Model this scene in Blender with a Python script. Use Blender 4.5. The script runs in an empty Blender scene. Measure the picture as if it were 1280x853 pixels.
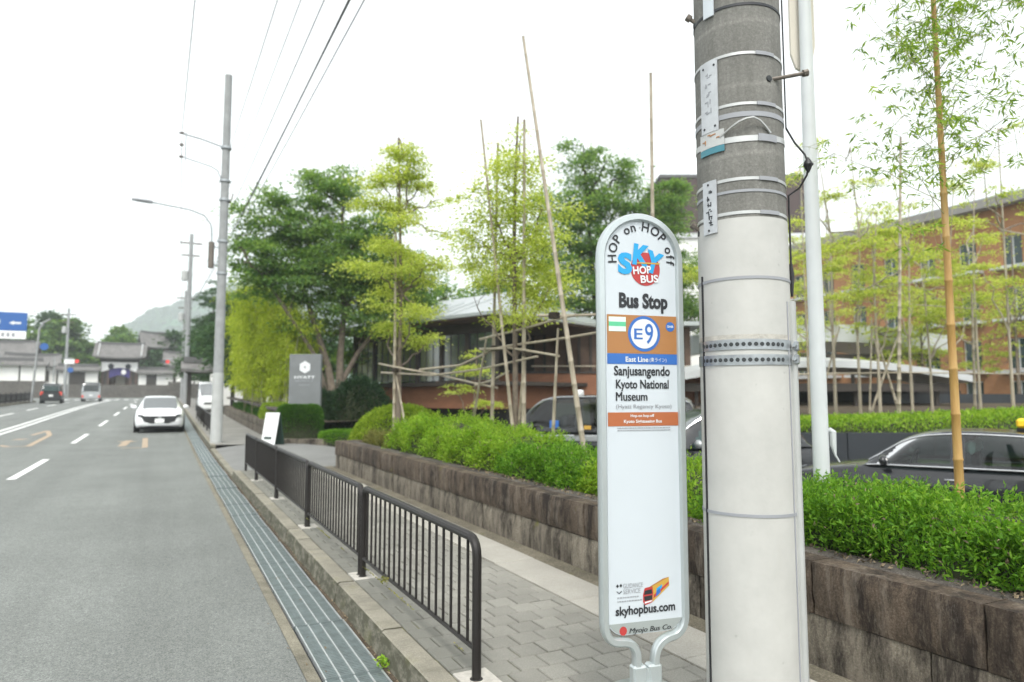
import bpy, math, random
import numpy as np
from mathutils import Vector, Matrix
R = math.radians
random.seed(7); rng = np.random.default_rng(11)
sc = bpy.context.scene
COL = sc.collection

# ------------------------------------------------------------------ camera, sky, sun, exposure
cam = bpy.data.cameras.new('camera'); co = bpy.data.objects.new('camera', cam); COL.objects.link(co)
cam.sensor_width = 36; cam.lens = 24.0; cam.clip_start = 0.05; cam.clip_end = 6000
co.location = (0, 0, 1.42); co.rotation_euler = (R(90 + 4.69), 0, R(-26.9))
cam.dof.use_dof = True; cam.dof.focus_distance = 3.2; cam.dof.aperture_fstop = 2.0
sc.camera = co
SUN_EL, SUN_AZ = 56, 205            # azimuth clockwise from +Y (the street runs along +Y)
w = bpy.data.worlds.new('World'); sc.world = w; w.use_nodes = True
nt = w.node_tree; nt.nodes.clear()
sky = nt.nodes.new('ShaderNodeTexSky'); sky.sky_type = 'NISHITA'; sky.sun_disc = False
sky.sun_elevation = R(SUN_EL); sky.sun_rotation = R(SUN_AZ); sky.dust_density = 1.5; sky.air_density = 1.0; sky.ozone_density = 1.0
hs = nt.nodes.new('ShaderNodeHueSaturation'); hs.inputs['Saturation'].default_value = 0.10
bg = nt.nodes.new('ShaderNodeBackground'); bg.inputs['Strength'].default_value = 0.15
wo = nt.nodes.new('ShaderNodeOutputWorld')
nt.links.new(sky.outputs[0], hs.inputs['Color']); bg.inputs[0].default_value = (1, 1, 1, 1); tm = nt.nodes.new('ShaderNodeMix'); tm.data_type = 'RGBA'; tm.blend_type = 'MULTIPLY'; tm.inputs[0].default_value = 1; tm.inputs[7].default_value = (1.0, 1.0, .975, 1); nt.links.new(hs.outputs[0], tm.inputs[6]); nt.links.new(tm.outputs[2], bg.inputs[0]); nt.links.new(bg.outputs[0], wo.inputs[0])
sl = bpy.data.lights.new('sun', 'SUN'); so = bpy.data.objects.new('sun', sl); COL.objects.link(so)
sl.energy = 1.0; sl.angle = R(14); sl.color = (1.0, 0.96, 0.9)
sd = Vector((math.sin(R(SUN_AZ)) * math.cos(R(SUN_EL)), math.cos(R(SUN_AZ)) * math.cos(R(SUN_EL)), math.sin(R(SUN_EL))))
so.rotation_euler = (-sd).to_track_quat('-Z', 'Y').to_euler()
sc.view_settings.view_transform = 'Standard'; sc.view_settings.look = 'None'; sc.view_settings.gamma = 1
sc.view_settings.exposure = 1.58
sc.cycles.max_bounces = 6; sc.cycles.transparent_max_bounces = 6; sc.cycles.volume_bounces = 1

# ------------------------------------------------------------------ materials
def nodes(name):
    m = bpy.data.materials.new(name); m.use_nodes = True
    t = m.node_tree; return m, t, t.nodes['Principled BSDF'], t.nodes['Material Output']
def N(t, kind, **kw):
    n = t.nodes.new(kind)
    for k, v in kw.items():
        if k in n.inputs: n.inputs[k].default_value = v
        else: setattr(n, k, v)
    return n
def ramp(t, fac, stops):
    r = t.nodes.new('ShaderNodeValToRGB'); e = r.color_ramp.elements
    while len(e) < len(stops): e.new(0.5)
    for i, (p, c) in enumerate(stops): e[i].position = p; e[i].color = (*c, 1) if len(c) == 3 else c
    t.links.new(fac, r.inputs[0]); return r.outputs[0]
def mixc(t, fac, a, b, blend='MIX'):
    n = t.nodes.new('ShaderNodeMix'); n.data_type = 'RGBA'; n.blend_type = blend
    for s, v in ((n.inputs[0], fac), (n.inputs[6], a), (n.inputs[7], b)):
        if hasattr(v, 'is_output'): t.links.new(v, s)
        elif isinstance(v, (int, float)): s.default_value = v
        else: s.default_value = (*v, 1)
    return n.outputs[2]
def coords(t, world=True, scale=(1, 1, 1)):
    if world: o = t.nodes.new('ShaderNodeNewGeometry').outputs['Position']
    else: o = t.nodes.new('ShaderNodeTexCoord').outputs['Object']
    mp = t.nodes.new('ShaderNodeMapping'); mp.inputs['Scale'].default_value = scale
    t.links.new(o, mp.inputs[0]); return mp.outputs[0]
def noise(t, vec, scale, detail=4, rough=.6):
    n = t.nodes.new('ShaderNodeTexNoise'); n.inputs['Scale'].default_value = scale; n.inputs['Detail'].default_value = detail
    n.inputs['Roughness'].default_value = rough; t.links.new(vec, n.inputs['Vector']); return n.outputs[0]
def bump(t, b, h, strength, dist=.01):
    n = t.nodes.new('ShaderNodeBump'); n.inputs['Strength'].default_value = strength; n.inputs['Distance'].default_value = dist
    t.links.new(h, n.inputs['Height']); t.links.new(n.outputs[0], b.inputs['Normal'])
M = {}
def plain(name, c, rough=.5, metal=0, spec=.5, var=.12, scale=6, bmp=0, bscale=60, world=False, coat=0):
    m, t, b, o = nodes(name); v = coords(t, world)
    n = noise(t, v, scale)
    lo = tuple(max(0, x * (1 - var)) for x in c); hi = tuple(min(1, x * (1 + var)) for x in c)
    t.links.new(ramp(t, n, [(.3, lo), (.7, hi)]), b.inputs['Base Color'])
    b.inputs['Roughness'].default_value = rough; b.inputs['Metallic'].default_value = metal
    b.inputs['Specular IOR Level'].default_value = spec
    if coat: b.inputs['Coat Weight'].default_value = coat; b.inputs['Coat Roughness'].default_value = .04
    if bmp: bump(t, b, noise(t, v, bscale, 3), bmp)
    M[name] = m; return m
def speckle(name, stops, scale, big_scale, big=(.75, 1.15), rough=.9, bmp=.3, fine=220, randomize=0, stain=None):
    m, t, b, o = nodes(name); v = coords(t, True)
    c = ramp(t, noise(t, v, fine, 2, .8), stops)
    bn = noise(t, v, big_scale, 5, .65)
    c = mixc(t, 1.0, c, ramp(t, bn, [(.3, (big[0],) * 3), (.7, (big[1],) * 3)]), 'MULTIPLY')
    if randomize:
        oi = t.nodes.new('ShaderNodeObjectInfo')
        c = mixc(t, 1.0, c, ramp(t, oi.outputs['Random'], [(0, (1 - randomize,) * 3), (1, (1 + randomize,) * 3)]), 'MULTIPLY')
    if stain: c = stain(t, v, c)
    t.links.new(c, b.inputs['Base Color']); b.inputs['Roughness'].default_value = rough
    b.inputs['Specular IOR Level'].default_value = .3
    bump(t, b, noise(t, v, scale, 3, .7), bmp, .004)
    M[name] = m; return m
def road_wear(t, v, c):
    n = noise(t, coords(t, True, (1.1, .05, 1)), 1.0, 4, .6)
    c = mixc(t, 1, c, ramp(t, n, [(.3, (.86, .86, .86)), (.7, (1.1, 1.1, 1.1))]), 'MULTIPLY')
    n2 = noise(t, v, 28, 3, .75)
    c = mixc(t, 1, c, ramp(t, n2, [(.35, (.88, .88, .88)), (.65, (1.1, 1.1, 1.1))]), 'MULTIPLY')
    return mixc(t, ramp(t, noise(t, v, 1.7, 4, .7), [(.64, (0,) * 3), (.76, (.35,) * 3)]), c, (.10, .105, .10))
speckle('asphalt', [(.3, (.085, .092, .086)), (.5, (.165, .176, .166)), (.72, (.28, .29, .272))], 160, .55, (.88, 1.1), .85, .7, 110, 0, road_wear)
speckle('drive_asphalt', [(.3, (.12, .125, .13)), (.55, (.20, .20, .19)), (.75, (.27, .27, .255))], 200, .8, (.85, 1.1), .85, .4, 120)
speckle('walk_concrete', [(.3, (.19, .185, .17)), (.7, (.27, .265, .245))], 120, .9, (.75, 1.15), .9, .3, 90)
speckle('gutter_concrete', [(.3, (.13, .12, .09)), (.55, (.21, .195, .15)), (.75, (.32, .30, .25))], 90, 3, (.6, 1.2), .9, .5, 110)
def kerb_stain_face_tone(t, v, c):
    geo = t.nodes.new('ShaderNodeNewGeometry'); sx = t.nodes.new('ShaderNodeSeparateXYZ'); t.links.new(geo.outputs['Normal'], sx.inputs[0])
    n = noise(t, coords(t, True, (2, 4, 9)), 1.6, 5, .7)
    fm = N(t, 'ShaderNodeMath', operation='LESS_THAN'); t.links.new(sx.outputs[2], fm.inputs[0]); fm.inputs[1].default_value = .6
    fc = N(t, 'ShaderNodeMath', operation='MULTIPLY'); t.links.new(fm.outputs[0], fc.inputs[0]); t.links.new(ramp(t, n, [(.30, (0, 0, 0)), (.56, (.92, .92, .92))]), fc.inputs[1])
    c = mixc(t, fc.outputs[0], c, (.06, .06, .04))  # darker tone on the upright faces only, broken up by noise
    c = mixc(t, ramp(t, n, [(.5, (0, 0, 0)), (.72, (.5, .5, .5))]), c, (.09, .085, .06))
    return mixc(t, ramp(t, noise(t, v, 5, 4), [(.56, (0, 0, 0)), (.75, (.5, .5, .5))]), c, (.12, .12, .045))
speckle('kerb_concrete', [(.3, (.18, .165, .13)), (.55, (.25, .235, .19)), (.75, (.34, .32, .27))], 120, 2.5, (.75, 1.15), .92, .5, 130, .08, kerb_stain_face_tone)
def paver_stain(t, v, c):
    s = t.nodes.new('ShaderNodeSeparateXYZ'); t.links.new(v, s.inputs[0])
    n = noise(t, v, 4, 5, .7)
    a = N(t, 'ShaderNodeMath', operation='MULTIPLY_ADD'); t.links.new(n, a.inputs[0]); a.inputs[1].default_value = .35; t.links.new(s.outputs[0], a.inputs[2])
    return mixc(t, ramp(t, a.outputs[0], [(.0, (.62,) * 3), (1, (0,) * 3)]) if False else ramp(t, N_map(t, a.outputs[0], 1.62, 1.9), [(0, (.6,) * 3), (1, (0,) * 3)]), c, (.12, .122, .105))
def N_map(t, x, lo, hi):
    n = t.nodes.new('ShaderNodeMapRange'); n.inputs[1].default_value = lo; n.inputs[2].default_value = hi; t.links.new(x, n.inputs[0]); return n.outputs[0]
speckle('paver', [(.3, (.185, .18, .158)), (.7, (.265, .258, .23))], 150, 1.5, (.82, 1.12), .9, .4, 120, .10, paver_stain)
speckle('border_slab', [(.3, (.30, .285, .25)), (.7, (.40, .385, .345))], 120, 2, (.85, 1.08), .85, .2, 120, .05)
def moss_mix(t, v, c):
    return mixc(t, ramp(t, noise(t, v, 2.2, 5, .7), [(.5, (0, 0, 0)), (.66, (1, 1, 1))]), c, (.16, .17, .035))
speckle('joint_sand', [(.3, (.075, .07, .05)), (.7, (.12, .115, .085))], 120, 3, (.7, 1.2), .95, .4, 150, 0, moss_mix)
def moss_mix_light(t, v, c):
    return mixc(t, ramp(t, noise(t, v, 2.6, 5, .7), [(.58, (0, 0, 0)), (.72, (.6, .6, .6))]), c, (.13, .135, .04))
def wall_stain(t, v, c):
    n = noise(t, coords(t, True, (2.2, 2.2, .6)), 1.6, 8, .8)
    c = mixc(t, ramp(t, n, [(.40, (.95,) * 3), (.56, (0,) * 3)]), c, (.016, .012, .010))
    n2 = noise(t, coords(t, True, (6, 6, 1.1)), 1.3, 7, .78)
    c = mixc(t, ramp(t, n2, [(.52, (0,) * 3), (.70, (.75,) * 3)]), c, (.21, .18, .145))
    n3 = noise(t, coords(t, True, (7, 7, .8)), 1.7, 7, .78)
    c = mixc(t, ramp(t, n3, [(.54, (0,) * 3), (.68, (.85,) * 3)]), c, (.018, .014, .012))
    c = mixc(t, ramp(t, noise(t, coords(t, True, (7, 7, 5)), 1.4, 6, .75), [(.60, (0,) * 3), (.74, (.55,) * 3)]), c, (.19, .17, .14))
    return mixc(t, ramp(t, noise(t, v, 2.9, 4), [(.68, (0,) * 3), (.76, (.75,) * 3)]), c, (.14, .135, .03))
speckle('wall_stone', [(.3, (.066, .048, .034)), (.55, (.112, .085, .062)), (.75, (.17, .138, .105))], 70, 2, (.7, 1.25), .9, .7, 90, .15, wall_stain)
speckle('wall_foot_stone', [(.3, (.14, .12, .09)), (.55, (.21, .185, .145)), (.75, (.30, .27, .225))], 70, 2, (.7, 1.25), .9, .7, 90, .15, wall_stain)
speckle('cap_stone', [(.3, (.05, .043, .037)), (.55, (.09, .08, .07)), (.75, (.15, .138, .12))], 70, 1.6, (.45, 1.45), .95, .7, 90, .12)
speckle('mortar', [(.3, (.2, .185, .16)), (.7, (.30, .28, .25))], 100, 3, (.8, 1.2), .95, .4, 120)
speckle('verge_dirt', [(.3, (.09, .078, .055)), (.55, (.15, .135, .10)), (.75, (.24, .22, .175))], 70, 2.2, (.65, 1.25), .95, .8, 70, 0, moss_mix_light)
speckle('soil', [(.3, (.04, .03, .02)), (.55, (.075, .058, .04)), (.8, (.16, .13, .09))], 60, 2, (.7, 1.3), 1, 1, 60)
speckle('litter', [(.3, (.10, .075, .045)), (.7, (.30, .24, .16))], 60, 2, (.7, 1.3), 1, 1, 60)
speckle('ground_mat', [(.3, (.08, .08, .06)), (.7, (.14, .135, .11))], 8, .05, (.8, 1.2), 1, .2, 8)
speckle('stone_far', [(.3, (.07, .066, .06)), (.7, (.15, .14, .125))], 6, .8, (.8, 1.2), .95, .5, 5)
m_ = plain('white_paint', (.74, .75, .73), .6, world=True, scale=40, var=.12, bmp=.2, bscale=150)
plain('orange_paint', (.36, .28, .20), .8, world=True, scale=30, var=.35)
plain('steel_galv', (.36, .385, .40), .42, .8, var=.2, scale=25)
plain('grate_steel', (.17, .205, .205), .5, .4, var=.2, scale=12)
plain('grate_rail', (.50, .525, .525), .45, .5, var=.12, scale=20)
plain('drain_dark', (.035, .04, .042), .8)
plain('rail_brown', (.018, .0155, .0145), .42, .0, .35, .15, 10)
plain('rail_top', (.05, .044, .041), .3, .2, .6, .15, 10)
plain('concrete_patch', (.42, .40, .36), .9, var=.2, scale=20, bmp=.4)
plain('sign_frame', (.50, .545, .55), .32, .55, var=.04, scale=4)
plain('sign_white', (.53, .575, .61), .32, var=.02, scale=2, coat=.2)
plain('sign_grey', (.30, .33, .32), .4, var=.03)
plain('ink_black', (.02, .022, .026), .5, var=0)
plain('ink_grey', (.28, .29, .31), .5, var=0)
plain('ink_blue', (.03, .13, .42), .45, var=0)
plain('ink_cyan', (.012, .31, .62), .45, var=0)
plain('ink_red', (.42, .04, .038), .45, var=0)
plain('ink_orange', (.36, .165, .055), .45, var=0)
plain('ink_vermil', (.38, .115, .04), .45, var=0)
plain('ink_white', (.66, .68, .69), .45, var=0)
plain('ink_green', (.10, .48, .26), .45, var=0)
plain('ink_mint', (.62, .78, .68), .45, var=0)
plain('ink_yellow', (.50, .30, .05), .45, var=0)
plain('ink_teal', (.05, .20, .25), .45, var=0)
plain('steel_band', (.46, .465, .455), .4, .7, var=.06, scale=20)
plain('plate_aged', (.45, .47, .49), .45, var=.12, scale=14)
plain('sticker', (.46, .47, .46), .4, var=.06, scale=20)
plain('cable_black', (.012, .012, .014), .5, var=0)
plain('white_post', (.56, .585, .59), .4, var=.05, scale=3)
plain('rust_bolt', (.16, .14, .12), .6, .6, var=.3, scale=40)
def pole_mat():
    m, t, b, o = nodes('pole_concrete'); v = coords(t, True)
    c = ramp(t, noise(t, v, 90, 3, .7), [(.3, (.145, .143, .13)), (.55, (.195, .192, .176)), (.78, (.275, .27, .248))])
    n = noise(t, coords(t, True, (9, 9, .8)), 1.3, 5, .7)
    c = mixc(t, ramp(t, n, [(.35, (.55,) * 3), (.62, (0,) * 3)]), c, (.095, .094, .082))
    w_ = N(t, 'ShaderNodeTexWave', wave_type='BANDS', bands_direction='Z'); w_.inputs['Scale'].default_value = 1.1; w_.inputs['Distortion'].default_value = 1.5
    t.links.new(v, w_.inputs['Vector'])
    c = mixc(t, 1, c, ramp(t, w_.outputs[0], [(.0, (.93,) * 3), (.98, (1.04,) * 3), (1, (1.25,) * 3)]), 'MULTIPLY')
    t.links.new(c, b.inputs['Base Color']); b.inputs['Roughness'].default_value = .9
    bump(t, b, noise(t, v, 140, 3), .5, .003); M['pole_concrete'] = m
    m, t, b, o = nodes('pole_sleeve'); v = coords(t, True)
    c = ramp(t, noise(t, v, 5, 5, .7), [(.3, (.42, .418, .395)), (.7, (.49, .486, .46))])
    c = mixc(t, ramp(t, noise(t, coords(t, True, (10, 10, 1)), 2, 5, .75), [(.58, (0,) * 3), (.8, (.28,) * 3)]), c, (.42, .40, .35))
    c = mixc(t, ramp(t, noise(t, v, 34, 2, .5), [(.74, (0,) * 3), (.78, (.6,) * 3)]), c, (.3, .3, .28))
    t.links.new(c, b.inputs['Base Color']); b.inputs['Roughness'].default_value = .55
    bump(t, b, noise(t, v, 9, 3), .15, .01); M['pole_sleeve'] = m
pole_mat()
plain('far_pole', (.27, .28, .28), .9, var=.15, scale=3, world=True, bmp=.2)
plain('far_pole_cover', (.40, .41, .40), .8, var=.1, scale=3, world=True)
def bamboo_mat(name, c1, c2, c3):
    m, t, b, o = nodes(name); v = coords(t, True, (12, 12, 1.2))
    c = ramp(t, noise(t, v, 2, 5, .7), [(.3, c1), (.5, c2), (.72, c3)])
    t.links.new(c, b.inputs['Base Color']); b.inputs['Roughness'].default_value = .55
    bump(t, b, noise(t, v, 20, 3), .2, .003); M[name] = m
bamboo_mat('bamboo_gold', (.30, .16, .04), (.40, .24, .07), (.42, .31, .15))
bamboo_mat('bamboo_grey', (.22, .185, .13), (.33, .285, .21), (.43, .385, .31))
bamboo_mat('bamboo_green', (.16, .18, .06), (.26, .27, .11), (.34, .32, .17))
plain('bark', (.16, .13, .10), .95, var=.35, scale=9, world=True, bmp=.8, bscale=30)
plain('bark_dark', (.06, .05, .042), .95, var=.35, scale=9, world=True, bmp=.8, bscale=30)
plain('rope', (.05, .04, .03), .9)
def leaf_mat(name, cols, trans=.45, tcol=None, rough=.6):
    m, t, b, o = nodes(name); g = t.nodes.new('ShaderNodeNewGeometry')
    n = noise(t, coords(t, True), .9, 3); nb_ = noise(t, coords(t, True), 7.0, 4, .7); ad = N(t, 'ShaderNodeMath', operation='ADD'); t.links.new(n, ad.inputs[0]); t.links.new(nb_, ad.inputs[1]); n = ad.outputs[0]
    a = N(t, 'ShaderNodeMath', operation='MULTIPLY_ADD'); t.links.new(n, a.inputs[0]); a.inputs[1].default_value = .75
    s = N(t, 'ShaderNodeMath', operation='MULTIPLY_ADD'); t.links.new(g.outputs['Random Per Island'], s.inputs[0]); s.inputs[1].default_value = .75; s.inputs[2].default_value = -.63
    t.links.new(s.outputs[0], a.inputs[2])
    c = ramp(t, a.outputs[0], [(i / (len(cols) - 1), x) for i, x in enumerate(cols)])
    t.links.new(c, b.inputs['Base Color']); b.inputs['Roughness'].default_value = rough; b.inputs['Specular IOR Level'].default_value = .2
    tr = t.nodes.new('ShaderNodeBsdfTranslucent'); t.links.new(mixc(t, 1, c, tcol or (1.25, 1.2, .6), 'MULTIPLY'), tr.inputs[0])
    mx = t.nodes.new('ShaderNodeMixShader'); mx.inputs[0].default_value = trans
    t.links.new(b.outputs[0], mx.inputs[1]); t.links.new(tr.outputs[0], mx.inputs[2]); t.links.new(mx.outputs[0], o.inputs[0]); M[name] = m
leaf_mat('leaf_hedge', [(.05, .13, .014), (.10, .25, .022), (.18, .37, .035), (.30, .46, .07)])
leaf_mat('leaf_hedge_lime', [(.10, .20, .018), (.19, .36, .03), (.30, .48, .045), (.42, .56, .09)])
leaf_mat('leaf_round', [(.10, .17, .018), (.19, .30, .03), (.30, .43, .045), (.42, .53, .08)])
leaf_mat('leaf_box', [(.03, .09, .015), (.06, .16, .025), (.11, .24, .035)])
leaf_mat('leaf_dark', [(.012, .03, .014), (.022, .055, .022), (.04, .085, .03)], .3)
leaf_mat('leaf_big', [(.065, .15, .055), (.12, .24, .08), (.20, .33, .095), (.31, .44, .13)], .55)
leaf_mat('leaf_maple', [(.24, .34, .06), (.39, .49, .10), (.53, .61, .17), (.63, .69, .27)], .6)
leaf_mat('leaf_grove', [(.22, .32, .06), (.36, .46, .09), (.50, .58, .15), (.61, .66, .24)], .6)
leaf_mat('leaf_bamboo', [(.09, .18, .03), (.17, .30, .045), (.28, .42, .07), (.40, .52, .12)], .55)
leaf_mat('leaf_clump', [(.18, .26, .02), (.30, .40, .03), (.42, .51, .045), (.54, .60, .09)], .45)
leaf_mat('leaf_dry', [(.12, .14, .03), (.2, .21, .06), (.28, .25, .10)], .35)
leaf_mat('leaf_far', [(.05, .11, .035), (.09, .18, .05), (.15, .26, .06), (.23, .34, .08)], .35)
leaf_mat('leaf_far_dark', [(.03, .075, .033), (.055, .12, .045), (.09, .17, .055)], .3)
plain('hedge_core', (.028, .035, .013), .95, var=.4, scale=20, world=True)
plain('car_white', (.82, .83, .84), .25, 0, .5, .01, coat=1)
plain('car_silver', (.42, .44, .45), .3, .5, .5, .02, coat=1)
plain('car_black', (.010, .011, .013), .2, 0, .4, .02, coat=.5)
plain('car_grey', (.075, .08, .088), .25, .4, .5, .02, coat=1)
plain('glass_dark', (.02, .026, .028), .06, 0, .9, 0)
plain('glass_tint', (.028, .052, .05), .06, 0, .5, .3, 2.5)
plain('windscreen', (.06, .07, .07), .12, 0, 1.0, 0)
M['windscreen'].node_tree.nodes['Principled BSDF'].inputs['IOR'].default_value = 2.1
def car_glass():
    m, t, b, o = nodes('car_glass'); b.inputs['Base Color'].default_value = (.02, .03, .03, 1); b.inputs['Roughness'].default_value = .03; b.inputs['IOR'].default_value = 1.7
    tr = t.nodes.new('ShaderNodeBsdfTransparent'); tr.inputs[0].default_value = (.34, .46, .43, 1); mx = t.nodes.new('ShaderNodeMixShader')
    gl = t.nodes.new('ShaderNodeBsdfGlossy'); gl.inputs['Roughness'].default_value = .02; fr_ = t.nodes.new('ShaderNodeFresnel'); fr_.inputs[0].default_value = 1.55
    t.links.new(fr_.outputs[0], mx.inputs[0]); t.links.new(tr.outputs[0], mx.inputs[1]); t.links.new(gl.outputs[0], mx.inputs[2]); t.links.new(mx.outputs[0], o.inputs[0]); M['car_glass'] = m
car_glass()
plain('tyre', (.02, .02, .02), .9)
plain('rim', (.45, .46, .47), .3, .8)
plain('chrome', (.75, .76, .77), .12, 1, var=0)
plain('black_plastic', (.02, .021, .022), .5)
plain('lamp_clear', (.55, .58, .6), .15)
plain('lamp_yellow', (.85, .55, .02), .35, var=.03)
plain('lamp_redoff', (.45, .03, .02), .3)
def emit(name, c, s):
    m, t, b, o = nodes(name); b.inputs['Base Color'].default_value = (*c, 1); b.inputs['Emission Color'].default_value = (*c, 1); b.inputs['Emission Strength'].default_value = s; M[name] = m
emit('lamp_red', (.6, .035, .03), .2); emit('lamp_tail', (.55, .05, .03), .2)
plain('plate_white', (.8, .81, .8), .5)
plain('roof_tile', (.16, .155, .15), .75, var=.25, scale=1.5, world=True)
plain('roof_metal', (.38, .405, .405), .35, .4, .5, .12, .5, world=True)
plain('roof_ridge', (.09, .09, .09), .7)
plain('plaster', (.74, .74, .71), .9, var=.06, scale=1, world=True)
plain('plaster_cream', (.62, .58, .50), .9, var=.06, scale=1, world=True)
plain('timber_dark', (.035, .028, .023), .7, var=.25, scale=3, world=True)
plain('timber_brown', (.09, .055, .038), .75, var=.25, scale=2, world=True)
def brickish(name, a, b_, mort, sc_=(1, 1, 1)):
    m, t, b, o = nodes(name); g = t.nodes.new('ShaderNodeNewGeometry'); s = t.nodes.new('ShaderNodeSeparateXYZ'); t.links.new(g.outputs['Position'], s.inputs[0])
    ad = N(t, 'ShaderNodeMath', operation='ADD'); t.links.new(s.outputs[0], ad.inputs[0]); t.links.new(s.outputs[1], ad.inputs[1])
    cb = t.nodes.new('ShaderNodeCombineXYZ'); t.links.new(ad.outputs[0], cb.inputs[0]); t.links.new(s.outputs[2], cb.inputs[1])
    br = N(t, 'ShaderNodeTexBrick'); br.inputs['Scale'].default_value = 3.2; br.inputs['Color1'].default_value = (*a, 1); br.inputs['Color2'].default_value = (*b_, 1)
    br.inputs['Mortar'].default_value = (*mort, 1); br.inputs['Mortar Size'].default_value = .012; t.links.new(cb.outputs[0], br.inputs[0])
    c = mixc(t, 1, br.outputs[0], ramp(t, noise(t, coords(t, True), .5, 4), [(.3, (.85,) * 3), (.7, (1.12,) * 3)]), 'MULTIPLY')
    t.links.new(c, b.inputs['Base Color']); b.inputs['Roughness'].default_value = .85; M[name] = m
brickish('terracotta', (.235, .102, .052), (.205, .087, .045), (.16, .08, .05))
brickish('brick_tile', (.34, .165, .07), (.30, .14, .06), (.24, .135, .075))
plain('brown_block', (.055, .035, .033), .7, var=.1, scale=.5, world=True)
plain('panel_dark', (.022, .026, .031), .45, 0, .4, .15, 1, world=True)
plain('grey_concrete', (.24, .23, .215), .9, var=.12, scale=2, world=True, bmp=.2)
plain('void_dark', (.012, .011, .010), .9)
plain('window_frame', (.55, .56, .56), .5)
plain('curtain', (.52, .55, .53), .7, var=.25, scale=.9, world=True)
plain('canopy_metal', (.52, .535, .54), .4, .25, .5, .08, .4, world=True)
plain('sign_slate', (.155, .165, .168), .6, var=.08, scale=3)
plain('board_white', (.78, .79, .79), .5, var=.03)
plain('board_green', (.015, .04, .03), .5)
plain('road_blue', (.02, .10, .33), .45, var=.03)
plain('noren_white', (.78, .78, .77), .8, var=.04, scale=1)
plain('noren_purple', (.045, .035, .16), .8)
plain('cloth_dark', (.03, .03, .04), .9)
def lattice_mat():
    m, t, b, o = nodes('hill_wood'); v = coords(t, True)
    c = ramp(t, noise(t, v, .05, 6, .75), [(.3, (.02, .085, .03)), (.7, (.06, .18, .05))])
    t.links.new(c, b.inputs['Base Color']); b.inputs['Roughness'].default_value = 1
    bump(t, b, noise(t, v, .07, 5), 1, 6); M['hill_wood'] = m
lattice_mat()

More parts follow.
